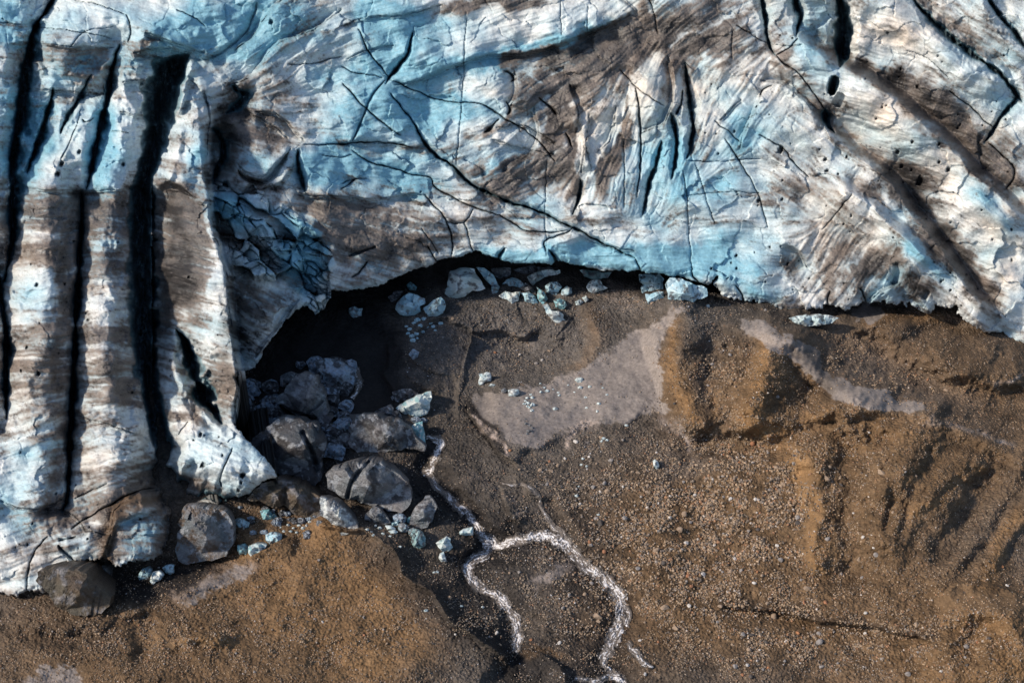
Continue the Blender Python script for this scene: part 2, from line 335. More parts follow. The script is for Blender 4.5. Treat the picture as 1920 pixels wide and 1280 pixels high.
for x, y, rx, ry, a, q in ((930, 640, 190, 80, 0, 1.1), (760, 900, 60, 90, 0, .5), (1200, 560, 180, 30, 0, .6), (1580, 690, 50, 90, -45, .3), (1700, 720, 180, 50, 25, .5), (960, 560, 120, 30, 0, .9), (1320, 700, 20, 60, 0, .4), (1290, 870, 60, 25, 0, .6)):
    G.blob(grey, x, y, rx, ry, a, q)
put(Cg, np.clip(grey, 0, 1)*.8, (.128, .118, .113))
put(Cg, sst(.44, .64, pal_*.98+.15*n2+.10*n1+.15*fbm((G.U+G.V*.6)/26, (G.V-G.U*.45)/5, 3, 47))*.92, (.265, .232, .214))
dk = np.zeros_like(Hg)                                  # wet ground by the water, plus painted shade in the cave and along banks
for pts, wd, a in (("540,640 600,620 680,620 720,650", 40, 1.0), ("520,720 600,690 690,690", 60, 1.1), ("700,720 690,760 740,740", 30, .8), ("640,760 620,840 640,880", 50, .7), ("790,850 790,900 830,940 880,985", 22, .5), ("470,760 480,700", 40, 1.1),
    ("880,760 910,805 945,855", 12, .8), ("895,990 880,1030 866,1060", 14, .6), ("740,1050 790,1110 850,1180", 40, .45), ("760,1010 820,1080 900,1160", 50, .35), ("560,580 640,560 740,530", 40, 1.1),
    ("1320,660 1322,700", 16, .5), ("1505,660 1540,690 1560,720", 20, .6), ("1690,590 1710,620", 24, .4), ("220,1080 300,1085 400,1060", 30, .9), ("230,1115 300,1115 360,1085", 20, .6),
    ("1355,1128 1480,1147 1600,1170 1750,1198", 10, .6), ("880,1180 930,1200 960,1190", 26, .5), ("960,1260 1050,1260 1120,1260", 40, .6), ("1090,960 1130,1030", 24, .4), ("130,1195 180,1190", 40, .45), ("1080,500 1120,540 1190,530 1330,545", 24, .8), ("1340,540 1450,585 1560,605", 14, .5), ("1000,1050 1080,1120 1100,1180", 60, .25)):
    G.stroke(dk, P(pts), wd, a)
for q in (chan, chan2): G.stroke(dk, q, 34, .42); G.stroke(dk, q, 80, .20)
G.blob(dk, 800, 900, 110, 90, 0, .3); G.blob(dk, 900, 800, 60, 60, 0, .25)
W, m, _ = G.poly(P("540,650 660,600 735,640 730,690 745,740 700,790 560,790 470,790 450,700"), 12); dk[W] = np.maximum(dk[W], (.95-.35*sst(600, 720, G.U[W]))*m)  # cave floor darkened, its shade painted into the ground colour
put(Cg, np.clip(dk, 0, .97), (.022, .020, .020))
# slab of grey-violet silt and pale dry streaks
W, m, _ = G.poly(P("930,826 1000,836 1035,822 1100,792 1090,770 1050,780 1010,800 975,790"), 14); put(Cg, m*.55, (.17, .155, .155), W)
pale = np.zeros_like(Hg)
for pts, wd, a in (("885,782 925,829 957,856", 4, .8), ("1065,830 1085,800 1110,790", 7, .8), ("1245,790 1300,835", 10, .5), ("1000,1100 1050,1065 1075,1060", 12, .35), ("955,930 965,965", 7, .3), ("1190,560 1140,545 1195,550", 14, .4), ("870,880 905,900", 10, .25), ("1740,785 1800,800 1900,830", 5, .5), ("1870,722 1930,712", 4, .6), ("330,1125 400,1085 480,1065", 14, .3)):
    G.stroke(pale, P(pts), wd, a)
put(Cg, np.clip(pale*(1+.8*n2), 0, 1), (.33, .275, .245))
Cg *= np.clip(1 + (.30*n1 + .28*n2)*(1-.8*silt), .35, 1.9)[..., None]
pc = np.random.default_rng(5).uniform(.75, 1.5, (65536, 1))*np.array([[1, .95, .9]])
pm = (peb > .25)*(1-silt)*.6
Cg = Cg*(1-pm[..., None]) + Cg*pc[cid]*pm[..., None]
Pg = on_height(G.U, G.V, Hg).astype(np.float32)
def quads(nv, nu, mask=None):
    i = np.arange(nv*nu, dtype=np.int32).reshape(nv, nu)
    q = np.stack([i[:-1, :-1], i[1:, :-1], i[1:, 1:], i[:-1, 1:]], -1)
    return q[mask] if mask is not None else q.reshape(-1, 4)
# outer apron joins the survey grid's rim and runs on to the horizon in every direction
def ring(nv, nu):
    i = np.arange(nv*nu).reshape(nv, nu)
    return np.r_[i[0, :], i[1:, -1], i[-1, -2::-1], i[-2:0:-1, 0]]
nvg, nug = Hg.shape; rg = ring(nvg, nug); V0 = Pg.reshape(-1, 3); R0 = V0[rg]
ctr = np.array([0, 110, 0]); dirs = R0-ctr; dirs[:, 2] = 0; dirs /= np.linalg.norm(dirs, axis=1)[:, None]
ringsV = [R0]; 
for rad in (450, 1200, 4500):
    r = ctr + dirs*rad; r[:, 2] = -.3; ringsV.append(r)
FV = [quads(nvg, nug)]; base = len(V0); prev = rg; addV = []
for r in ringsV[1:]:
    cur = np.arange(base, base+len(r)); addV.append(r); base += len(r)
    a, b = prev, np.roll(prev, -1); c, d = np.roll(cur, -1), cur
    FV.append(np.stack([a, d, c, b], -1).astype(np.int32)); prev = cur
Vall = np.vstack([V0]+addV); Call = np.vstack([Cg.reshape(-1, 3), np.tile([[.12, .09, .07]], (len(Vall)-len(V0), 1))])
link('ground', add_mesh('ground', Vall, FV, Call, {'grit': np.r_[(1-.88*silt).ravel(), np.ones(len(Vall)-len(V0))]}, mat=M_GROUND), kind='structure')
def Hat(x, y):
    i = np.clip(np.searchsorted(gu, x)-1, 0, nug-2); j = np.clip(np.searchsorted(gv, y)-1, 0, nvg-2)
    a = np.clip((x-gu[i])/(gu[i+1]-gu[i]), 0, 1); b = np.clip((y-gv[j])/(gv[j+1]-gv[j]), 0, 1)
    return (Hg[j, i]*(1-a)+Hg[j, i+1]*a)*(1-b)+(Hg[j+1, i]*(1-a)+Hg[j+1, i+1]*a)*b
# ------------------------------------------------------------------ the glacier
iu = axis(-30, 1950, 1.35, -800, 2800); iv = axis(-30, 1130, 1.35, -420, 1175)
I = Field(iu, iv, 23, 2.0)
U, V = I.U, I.V
Hi = np.zeros_like(U)
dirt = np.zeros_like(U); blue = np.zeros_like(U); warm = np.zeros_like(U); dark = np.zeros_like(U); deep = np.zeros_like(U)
LIP = P("-900,1125 0,1108 40,1116 85,1110 80,1085 110,1066 150,1058 195,1052 225,1060 262,1055 292,1045 312,1030 322,1000 340,955 380,945 425,942 440,930 470,925 492,903 526,895 505,868 483,842 455,815 440,795 442,770 448,735 452,700 478,688 500,650 528,615 556,582 575,575 592,590 610,578 622,545 650,547 690,540 722,534 748,516 782,504 840,486 893,471 920,482 948,491 990,496 1035,497 1043,488 1073,498 1110,503 1145,508 1190,508 1240,514 1290,524 1328,534 1345,520 1336,535 1358,556 1392,563 1420,562 1450,573 1470,588 1485,592 1507,581 1545,577 1585,580 1622,568 1655,567 1690,568 1722,576 1742,588 1752,570 1785,578 1815,604 1850,622 1880,628 1905,638 1960,650 2900,690 2900,-600 -900,-600")
Wl, lipm, lipd = I.poly(LIP, 3, False)
ragm = sst(460, 400, U)*sst(900, 1000, V) + sst(1320, 1380, U)
lipd = lipd + (.6+ragm[Wl])*(4.5*fbm(U[Wl]/34, V[Wl]/34, 3, 401)+2.2*fbm(U[Wl]/8, V[Wl]/8, 2, 402))
ins = np.zeros(U.shape, bool); ins[Wl] = lipd > 0
ld = np.full(U.shape, 999., np.float32); ld[Wl] = np.abs(lipd)
# --- crevasses and fins of the left icefall (x, y, half width)
CR = [
 ("112,-30,10 95,5,8 75,38,8 62,62,9 52,100,14 45,132,16 42,165,13 36,215,15 28,270,14 22,320,11 22,375,12 23,430,11 17,480,9 6,530,6", 4.5, .8),
 ("-20,470,12 -4,540,7 6,590,7 11,640,8 10,700,8 11,745,6 12,785,2", 4, .8),
 ("100,165,3 92,200,7 80,240,8 66,280,7 50,325,5", 2.6, .9),
 ("225,85,3 214,112,7 206,150,8 200,190,9 190,222,10 181,268,10 172,310,9 162,355,5", 3.2, .9),
 ("170,140,2 150,180,6 130,215,7 112,250,4", 1.6, 1),
 ("152,360,4 152,427,6 146,500,6 144,560,7 139,660,6 134,760,7 130,830,6 127,900,5 124,935,7 115,958,10", 4.5, .7),
 ("330,618,2 346,640,9 354,670,15 366,705,18 382,745,17 402,775,10 418,795,2", 4.5, .6),
 ("318,880,4 326,930,7 330,985,7 331,1020,9 327,1056,9", 4, .7),
 ("300,860,18 304,890,22 318,915,22 330,938,10", 3.4, .6),
 ("345,945,8 385,930,11 420,936,11 455,940,9 470,925,5", 1.8, .8),
 ("1426,-30,4 1430,10,5 1436,45,5 1440,80,4 1453,105,3", 2, 1), ("1485,-30,6 1492,5,6 1500,30,7 1496,52,5 1494,70,2", 2.4, .9),
 ("1577,-30,7 1576,5,9 1579,35,15 1582,60,18 1580,90,15 1574,125,6", 4.5, .6),
 ("1705,-20,5 1722,12,7 1765,55,8 1815,97,7 1868,133,7 1900,170,8 1915,192,4", 2.6, .9), ("1850,-10,5 1872,28,7 1900,60,6 1935,105,6", 2.2, .9),
 ("1906,182,8 1892,200,6 1877,217,4 1862,245,3 1845,270,2", 1.6, .9), ("1780,172,1.5 1820,201,2.2 1845,225,2 1866,244,1", .7, 1), ("1853,267,1.5 1880,292,2 1902,317,2 1895,345,2.5 1885,356,1", .7, 1),
 ("1548,205,7 1547,225,8 1556,240,4 1566,250,2", 2.2, .8),
 ("1284,118,3 1290,165,4 1294,200,5 1299,235,5 1295,275,5 1287,298,2", 2.2, .9),
 ("1192,165,2 1199,215,3 1201,270,3 1200,320,2.5 1194,370,1.5", 1.2, .9), ("1258,212,4 1267,245,4.5 1267,295,4 1260,335,2", 2, .9), ("1240,265,3 1230,310,4 1220,335,4 1212,365,5 1204,410,2.5", 1.6, .9), ("1268,215,5 1276,195,4 1280,170,2", 1.4, 1),
 ("1087,335,3 1087,360,4 1082,380,5 1074,402,3", 1.6, .9), ("1062,250,3 1068,268,4 1072,275,1", 1.2, 1), ("1010,185,2 1035,205,5 1045,215,2", 1.0, 1), ("945,133,2 958,138,3 963,148,3 958,153,1", 1.0, 1), ("950,190,2 957,205,3 953,216,2", 1.0, 1), ("908,247,2 915,242,6 925,232,3 935,224,1.5", 1.1, 1),
 # diagonal fractures of the centre
 ("733,177,1 767,220,1.6 793,263,2 813,287,2.6 847,310,3.2 873,337,3.4 907,357,3 947,377,2.8 983,387,2.6 1033,407,2.4 1073,427,2.2 1120,450,2 1160,470,1.8 1190,482,1", 1.6, .8),
 ("643,157,1.2 673,190,2 707,223,2.3 750,253,1", .9, .9), ("670,55,1.2 683,80,1.6 693,100,1.7 712,125,1.8 732,146,1.5", .8, .9),
 ("773,60,1 765,98,1.5 757,112,4 748,125,4 738,137,4 728,147,3 722,158,1", 1.5, .9), ("722,150,1 705,170,3 692,190,4 682,215,3 670,245,3 660,265,2", .7, .9),
 ("640,125,1.2 667,137,1.5 717,145,1.2", .6, 1), ("733,150,1.5 773,167,1.9 820,187,1.9 857,192,1.7 893,192,1.6 917,203,2 947,223,2.2 987,247,1.8 1017,273,1.8 1040,303,1", .9, .9),
 ("660,283,1.2 690,303,1.5 727,313,1.8 773,327,1.8 807,333,1.8 813,347,1.8 827,360,1.6 847,367,1.6 880,387,2 927,400,1.8 960,417,1.8 985,432,1.5 1030,436,2 1065,432,1", 1, .9),
 ("797,367,1.5 820,393,1.8 837,417,1.8 847,450,1.6 847,482,1.5", .9, .9), ("837,417,1.2 870,417,1.5 887,393,1.2", .7, 1), ("870,417,1 880,450,1.5 889,478,1.5", .8, 1), ("790,427,1 823,477,1.2", .5, 1),
 ("1073,427,1 1062,437,2 1040,443,2.4 1020,452,2 1023,470,2", .9, 1),
 ("1340,227,1 1365,247,1.3 1390,267,1", .6, 1), ("1360,260,1 1390,307,1.5 1413,347,1.5 1428,385,1.3 1440,427,1", .7, 1), ("1423,253,1 1470,280,1.6 1493,310,2 1517,333,1", .7, 1), ("1287,302,.9 1350,303,1.1 1427,297,.9", .5, 1), ("1287,367,.9 1350,360,1 1433,362,.9", .4, 1),
 ("1280,320,1 1287,360,1.1 1291,420,1.2 1296,500,1", .5, 1), ("1305,310,.8 1320,360,1 1340,420,1", .4, 1), ("1215,-10,1.2 1225,20,1.4 1233,65,1.2", .7, 1), ("875,20,.9 873,60,1 868,160,1.1 860,260,1 855,310,.9", .35, 1), ("1050,-5,.9 1053,70,1", .35, 1), ("1102,10,.9 1103,60,1", .35, 1), ("1025,300,.8 1022,390,1 1025,480,1", .35, 1), ("1170,265,1 1171,390,1", .5, 1),
 ("1160,130,1 1195,165,1.5 1245,200,1", .5, 1), ("1455,105,1.5 1470,120,2 1500,140,2 1530,180,1.6 1545,205,1.5", .8, 1), ("1455,105,1.5 1480,88,1.6 1497,72,1.2", .7, 1), ("1380,48,.9 1430,78,1.2 1448,88,1", .5, 1), ("1373,55,.9 1372,110,1", .4, 1),
 ("290,914,2 247,924,2 187,957,1.8 133,990,1", 1.0, .9), ("90,1004,1 68,1030,1.3 53,1067,1.5 50,1114,1.5", .7, 1), ("110,1014,3 125,1010,4 142,1005,1", .9, 1), ("108,1022,5 118,1032,7 130,1043,6 142,1052,2", .8, 1),
 ("437,838,1.5 428,860,2.2 414,890,2.6 416,912,3", .8, 1), ("352,790,1 345,800,1.6 336,815,1", .5, 1), ("200,905,1 160,925,1.3 140,935,1", .5, 1), ("540,122,1 585,120,1.6 640,106,1.3", .6, 1), ("567,272,2 600,271,2.6 645,270,2.4 690,266,2 747,270,1.6 773,277,1.6", .9, .9),
 ("130,90,.8 160,60,1 215,50,1", .4, 1), ("60,50,1 130,58,1.2 210,72,1", .5, 1), ("0,42,1 50,47,1.3", .5, 1), ("238,30,1 245,60,2 240,80,2", .8, 1), ("60,-10,1 130,-2,1 190,12,1.3 240,30,1", .4, 1),
 ("330,20,1 355,28,1.6 385,50,1.2", .5, 1), ("210,245,1.5 225,247,2 240,250,1", .7, 1), ("152,205,1 140,245,1.6 115,300,1.5", .5, 1), ("155,225,2 160,230,3 175,220,1", .8, 1),
 ("1447,160,1 1432,167,2 1422,180,1.5", .7, 1), ("1597,363,1 1560,410,1.2 1540,430,1", .4, 1), ("1700,95,.8 1740,110,1 1780,150,1", .3, 1),
 ("447,318,3 460,335,8 485,342,9 505,335,9 520,318,9 532,298,9 540,285,4", 1.39, .9), ("560,280,2 558,310,4 566,340,6 572,362,4", 1.8, .9), ("432,160,5 447,170,9 462,180,9 440,200,9 425,215,5", 1.6, .8),
 ("400,240,8 415,260,10 418,290,8 405,320,7 398,345,5", 2.2, .8), ("640,345,1 660,337,1.5 690,336,1", .6, 1), ("600,290,1 640,295,1.5 660,290,1", .5, 1), ("640,355,1.5 655,345,2 665,335,1", .7, 1),
 ("690,490,2 675,510,3 660,520,2", .9, 1), ("940,496,3 936,482,2.6 947,464,1.2", 1.6, .9), ("1044,502,4 1041,487,3 1028,468,1.5", 1.8, .9), ("893,474,3 899,482,2 905,478,1", 1.2, .9), ("1312,532,3 1300,518,2 1296,500,1", 1.2, .9), ("1395,566,2.5 1388,548,2 1380,535,1", 1.1, .9), ("1200,514,2 1197,500,1.5 1192,485,1", 1.0, .9), ("820,494,2 812,478,1.5 800,462,1", .9, .9), ("1560,582,2.5 1552,565,2 1556,545,1", 1.0, .9), ("1625,572,2.5 1620,555,1.6 1612,540,1", 1.0, .9), ("655,480,4 680,470,6 705,462,4", .9, 1),
]
for s, dpt, pw in CR:
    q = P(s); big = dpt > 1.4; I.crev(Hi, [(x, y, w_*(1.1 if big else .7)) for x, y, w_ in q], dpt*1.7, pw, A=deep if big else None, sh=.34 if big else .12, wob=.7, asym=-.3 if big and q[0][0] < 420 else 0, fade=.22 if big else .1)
    if not big: I.stroke(dark, q, 1.5, .45*min(1, dpt), False)
    if big and q[0][0] < 420: I.stroke(Hi, q, 36, -2.7); I.stroke(dirt, [(x-16, y) for x, y, _ in q], 18, .30)  # right flanks of the fins darkened: shade painted in through the dirt mask
# the two great gaps between the fins, with sloping walls
gapD = P("352,105,14 325,130,34 308,165,38 300,200,32 293,240,28 286,285,25 276,330,20 266,365,24 265,420,26 266,480,28 268,545,28 268,610,26 272,680,24 282,735,20 294,785,20 302,830,20 305,870,20")
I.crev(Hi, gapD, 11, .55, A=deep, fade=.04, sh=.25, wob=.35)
Wt, dD, sD, pD, wD, _ = I.dist(gapD, 150)                     # the third fin's flank leans into the gap
flank = np.clip(1-(dD-wD*.6)/95, 0, 1)**1.3*((I.wu[Wt] > 285) & (sD < 0))*sst(330, 380, I.wv[Wt])*sst(760, 640, I.wv[Wt])
Hi[Wt] -= 5.5*flank
I.stroke(Hi, gapD, 58, -3.2)
I.stroke(dirt, P('330,360 345,430 340,520 330,600'), 40, .55); I.stroke(dark, P('325,400 330,480 325,560'), 30, .5)  # brown flank, darkened further by the neighbouring fin's shadow painted in
for s, h, rr in (("270,580 267,640 266,700 272,735", 2.0, 5), ("330,612 319,660 325,690 345,725 375,765 412,802", 1.1, 9), ("338,245 330,290 318,330 300,345", 1.6, 9), ("360,122 348,150 340,180 336,205", 2.2, 8), ("345,868 338,890 328,915 322,930", 2.4, 9), ("306,876 302,900 306,915", 1.6, 9), ("291,770 294,800 297,835", 2.0, 5), ("308,230 300,265", 1.0, 6)):
    I.stroke(Hi, P(s), rr, h, False)
# --- scarps and ridges: up on the left-hand side of the heading, down on the right
for s, up, lu, dn, l2 in (
 ("383,170 393,220 388,270 391,340 396,390 401,427 413,477 424,512 430,570 437,645 447,720 441,760 438,790", -1.2, 30, -1.0, 40),
 ("1470,55 1493,73 1533,100 1567,123 1607,140 1653,170 1697,203 1737,240 1770,267 1800,300 1830,333 1867,363 1903,400 1935,430", -1.5, 46, -1.0, 60),
 ("1660,-20 1717,13 1763,57 1813,97 1867,133 1897,167", -.5, 30, -.8, 50), ("1830,0 1867,33 1920,87 1940,110", -.5, 26, -.6, 40),
 ("1520,215 1553,247 1590,283 1627,310 1663,337 1682,362 1705,400 1733,430 1777,488 1813,545 1840,573 1877,600", -1.2, 40, -.9, 50),
 ("1570,345 1593,363 1633,387 1663,420 1690,440 1720,470 1748,500", -.8, 30, -.8, 40), ("1425,150 1475,160 1520,200 1545,240", -.5, 26, -.5, 36),
 ("740,160 783,153 827,133 873,117 927,103 973,103 1040,87 1107,60 1180,30", .35, 40, .6, 26), ("640,270 673,267 713,270 747,270 773,277 797,273", .3, 30, .35, 18), ("560,366 640,370 683,373 733,370 773,365 800,367", .35, 26, .45, 20),
 ("640,50 697,33 753,30 830,8", .25, 30, .3, 22), ("650,110 690,95 740,85", .15, 20, .2, 20), ("1180,30 1187,15 1150,-10", .2, 20, .3, 20),
 ("483,5 467,50 433,87 393,112", -.9, 30, .6, 34), ("640,17 600,50 567,63 513,87 493,117 467,147 427,160", .4, 26, .6, 30), ("530,0 500,30 480,60 440,95", .4, 24, .4, 24),
 ("20,85 60,80 140,88 215,90", .3, 24, .35, 30), ("50,168 130,172 200,175", .25, 22, .3, 24), ("40,350 90,358 170,358 250,355", .4, 40, .5, 24), ("310,335 350,360 385,388", .4, 30, .5, 30),
 ("272,60 310,75 350,88 385,100", .3, 20, .7, 24), ("250,100 300,92 340,95 390,115", .3, 20, .6, 28), ("230,155 265,150 280,165", .4, 18, .5, 20), ("225,210 250,215 265,210", .3, 16, .4, 18),
 ("1427,170 1413,213 1393,253 1387,277", .45, 16, .45, 24), ("1350,225 1370,205 1390,185", .2, 14, .25, 20), ("1463,462 1480,462 1496,470 1508,490 1514,502", .3, 20, .6, 26), ("920,262 985,280 1040,290", .2, 26, .25, 26),
 ("930,240 975,235 1010,250 1040,270", .25, 30, .25, 30), ("1070,160 1085,210 1080,250", -.4, 20, -.3, 24), ("1145,290 1165,230 1180,180 1185,120", -.5, 26, .3, 30), ("1250,105 1262,150 1258,200 1240,235 1200,250", .5, 26, .7, 24), ("1105,215 1100,270 1108,320", -.3, 16, -.3, 20), ("1155,200 1145,260 1120,285", .3, 20, .5, 22), ("1085,230 1095,280 1090,325", .35, 14, .4, 20),
 ("965,135 968,170 958,200", .5, 26, .6, 22), ("1000,200 1010,250 990,290 940,320", .4, 40, .4, 36), ("840,484 893,470 947,491", .0, 10, -.2, 20), ("1043,488 1030,470 1045,455 1100,440", .3, 16, -.2, 20), ("938,490 946,470 955,462 1020,466", -.2, 18, .2, 14), ("893,470 900,480 938,490", .1, 14, .2, 12), ("1085,440 1130,460 1190,470", .15, 20, .2, 26),
 ("1690,530 1655,545 1625,568", .4, 18, .5, 20), ("1740,440 1772,485 1800,530 1810,545", -.4, 18, .3, 20), ("1690,555 1715,560 1742,586", .6, 12, .4, 12),
 ("60,955 130,960 160,1000 110,1010", .3, 40, .3, 30), ("0,940 60,955 120,935", .3, 34, .3, 30), ("155,990 205,1000 215,955 265,925 300,918", -.1, 20, -.5, 40), ("195,1050 205,1010 230,975 290,960", .4, 24, .3, 40), ("150,780 220,800 290,830", .25, 40, .2, 30), ("300,930 315,960 318,1000 305,1040", .3, 18, .5, 20),
 ("440,790 455,800 490,835 528,895", .3, 30, .1, 20), ("480,210 520,215 550,240 570,265", .4, 26, .4, 26), ("450,200 500,230 540,260", .2, 24, .5, 26), ("447,310 470,330 500,328 525,300 545,278", .5, 18, .1, 30), ("493,355 520,345 540,330 550,310", .4, 20, .3, 20), ("455,370 470,345 505,345 515,355", .3, 16, .3, 16),
 ("540,478 560,445 572,428 590,440 602,465 605,490", .5, 16, .3, 20), ("610,492 617,520 616,560 610,575", .3, 14, .4, 12), ("465,440 490,425 500,440 508,465", .3, 14, .2, 14), ("508,478 518,462 530,478", .3, 12, .1, 12), ("440,520 480,500 505,490 540,500", .1, 16, .4, 20), ("560,560 540,590 500,640 478,670", .4, 22, .2, 8)):
    wl = 24 if s[:8] in ('1470,55 ', '1520,215', '1570,345', '1660,-20', '1830,0 1') else (14 if s[:7] in ('383,170', '483,5 4', '1740,44') else 5)
    if abs(up+dn) > .28 and wl < 20:                          # a fine joint and grit along a step's foot, darkened to stand for shade
        q = P(s); I.crev(Hi, [(x, y, 1.5+1.5*min(1, abs(up+dn))) for x, y in q], .5+.5*abs(up+dn), 1, wob=.9, sh=.2); I.stroke(dark, q, 5, .42, False)
    I.scarp(Hi, P(s), up*(2.2 if wl == 24 else 1.7), lu, dn*(2.2 if wl == 24 else 1.7), l2, wall=wl)
# swellings, and the foot of the left fall flaring outwards
I.stroke(Hi, P('-60,1060 0,1050 60,1040 120,1010'), 46, 1.0, False)
for x, y, rx, ry, a, h in ((80, 620, 40, 300, 3, .9), (200, 640, 36, 280, 0, .9), (400, 560, 30, 200, 8, .9), (20, 260, 10, 90, -12, .6), (140, 240, 18, 110, -25, .5), (215, 300, 22, 70, 0, .5), (258, 990, 62, 62, 0, .9), (60, 900, 60, 60, 0, .5), (210, 870, 60, 80, 0, .4), (400, 860, 60, 50, 35, .6), (932, 165, 30, 34, 0, .5), (1020, 50, 180, 34, -14, .7), (810, 100, 90, 30, -20, .5), (1380, 230, 50, 60, 0, .4), (1480, 220, 50, 60, 40, .5), (1650, 230, 60, 90, -45, .7), (1760, 90, 90, 40, 40, .5), (1860, 470, 50, 110, -30, .7), (1700, 440, 60, 30, 45, .5), (1600, 510, 60, 40, 0, .4), (1385, 535, 60, 22, 10, .5), (1225, 470, 170, 36, 4, .4), (720, 210, 60, 44, 0, .4), (860, 230, 80, 30, 0, .3), (760, 320, 100, 34, 10, .3), (600, 310, 40, 34, 0, .4), (700, 440, 100, 40, 10, .5), (540, 30, 60, 40, -40, .5), (320, 60, 70, 36, 0, .4), (150, 50, 70, 30, 0, .4), (480, 300, 34, 26, 20, .5), (525, 315, 26, 40, 35, .6), (1225, 180, 26, 70, 5, .5), (1135, 240, 22, 50, 10, .4), (1090, 280, 12, 50, 0, .4), (990, 420, 60, 20, 8, .2)):
    I.blob(Hi, x, y, rx, ry, a, h)
# melt holes
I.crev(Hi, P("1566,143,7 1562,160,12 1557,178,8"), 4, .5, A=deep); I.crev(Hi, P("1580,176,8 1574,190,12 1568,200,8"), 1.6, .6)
I.crev(Hi, P("1680,492,5 1683,512,9 1672,534,6"), 1.6, .8, sh=.3); I.crev(Hi, P("1740,545,6 1730,560,10"), 1.6, .8)
pit = np.random.default_rng(12)
PITS = [(x, y, r) for x, y, r in ((319, 677, 5), (1690, 313, 5), (1683, 285, 5), (1463, 281, 8), (1547, 298, 5), (1550, 320, 4), (1710, 265, 4), (1760, 305, 4), (1778, 318, 5), (1725, 340, 10), (1421, 376, 5), (1467, 374, 4), (230, 308, 5), (116, 308, 7), (108, 327, 6), (508, 42, 6), (70, 535, 5), (72, 700, 5), (50, 652, 4), (148, 285, 5), (376, 815, 6), (380, 872, 7), (455, 892, 7), (452, 905, 4), (445, 918, 4), (1765, 527, 4), (1760, 270, 4), (1380, 480, 4), (790, 360, 3), (1800, 235, 3), (1665, 61, 4), (1720, 163, 4))]
for _ in range(150):
    x, y = (pit.uniform(20, 520), pit.uniform(450, 1060)) if _ < 60 else (pit.uniform(1300, 1900), pit.uniform(60, 600))
    PITS.append((x, y, pit.uniform(1.6, 3.4)))
Hi += deep*(1.1*fbm(U/12, V/42, 3, 150)+.5*fbm(U/6, V/9, 2, 151))                          # ledges and fallen bits inside the crevasses
for x, y, r in PITS:
    I.crev(Hi, [(x-r*.5, y-r*.2, r), (x+r*.5, y+r*.2, r*.9)], .28*r**.7, .7, A=dark, amt=.9, fade=.01)
# --- layered banding follows the ice flow: oriented noise
FA = [(80, 500, 2), (200, 600, -2), (350, 480, 20), (400, 600, 25), (60, 900, -16), (220, 850, -15), (420, 860, 22), (100, 150, 6), (300, 60, 10), (200, 100, 8), (450, 150, -30), (520, 100, -38), (500, 250, 15), (500, 550, 28), (470, 600, 30), (540, 620, -60), (650, 420, 22), (700, 60, -15), (720, 220, -10), (950, 50, -17), (1050, 110, -25), (1050, 180, -35), (950, 330, -28), (1020, 300, -45), (1200, 200, -65), (1200, 330, -75), (1130, 330, -72), (700, 450, 12), (850, 430, 8), (1000, 430, 10), (1150, 450, 5), (1350, 60, -28), (1400, 200, -52), (1300, 200, -70), (1400, 400, 0), (1500, 300, 42), (1650, 230, 14), (1720, 270, 12), (1650, 130, 20), (1750, 100, 32), (1850, 350, 38), (1860, 480, 20), (1780, 480, 45), (1560, 500, -60), (1640, 500, -48), (1400, 500, 10), (1640, 380, 40), (1750, 380, 20)]
c2 = np.zeros_like(U); s2 = np.zeros_like(U)
for x, y, a in FA:
    wgt = 1/(((I.xu-x)**2+(I.xv-y)**2)/2500+.15)**1.6; c2 += wgt*math.cos(2*math.radians(a)); s2 += wgt*math.sin(2*math.radians(a))
th = .5*np.arctan2(s2, c2)
band = np.zeros_like(U); fine = np.zeros_like(U); ws = np.zeros_like(U)
for k in range(10):
    a = -math.pi/2 + k*math.pi/10
    dlt = np.abs((th-a+math.pi/2) % math.pi - math.pi/2); wk = np.clip(1-dlt/(math.pi/10), 0, 1)
    if wk.max() <= 0: continue
    ca, sa = math.cos(a), math.sin(a); A = U*ca+V*sa; B = -U*sa+V*ca + 5*pn(A/60, B/60, 3) if k < 0 else -U*sa+V*ca
    B = B + 6*pn(A/70, B/40, k)
    band += wk*(.8*pn(A/150, B/24, 60+k)+1.0*pn(A/110, B/11, 80+k)+.6*pn(A/70, B/6, 90+k)); fine += wk*(pn(A/40, B/4.6, 100+k)+.8*pn(A/22, B/2.7, 120+k)); ws += wk*wk
ws = np.sqrt(np.maximum(ws, .2)); band /= ws; fine /= ws
lay = np.zeros_like(U); I.blob(lay, 210, 620, 270, 420, 0, 1.0, False); I.blob(lay, 1690, 260, 120, 130, 30, .8, False); lay = np.clip(lay, 0, 1)
fv = V - .16*np.abs(U-200)*np.where(U < 450, 1, 0) + np.where(U > 800, -.22*(U-1690), 0) + 9*fbm(U/70, V/60, 3, 140)
lin = .8*pn(U/140, fv/7, 141)+.7*pn(U/90, fv/3.6, 142)+.5*pn(U/200, fv/15, 143)
fine = fine*(1-.6*lay) + 1.1*lay*lin; band = band + .35*lay*lin
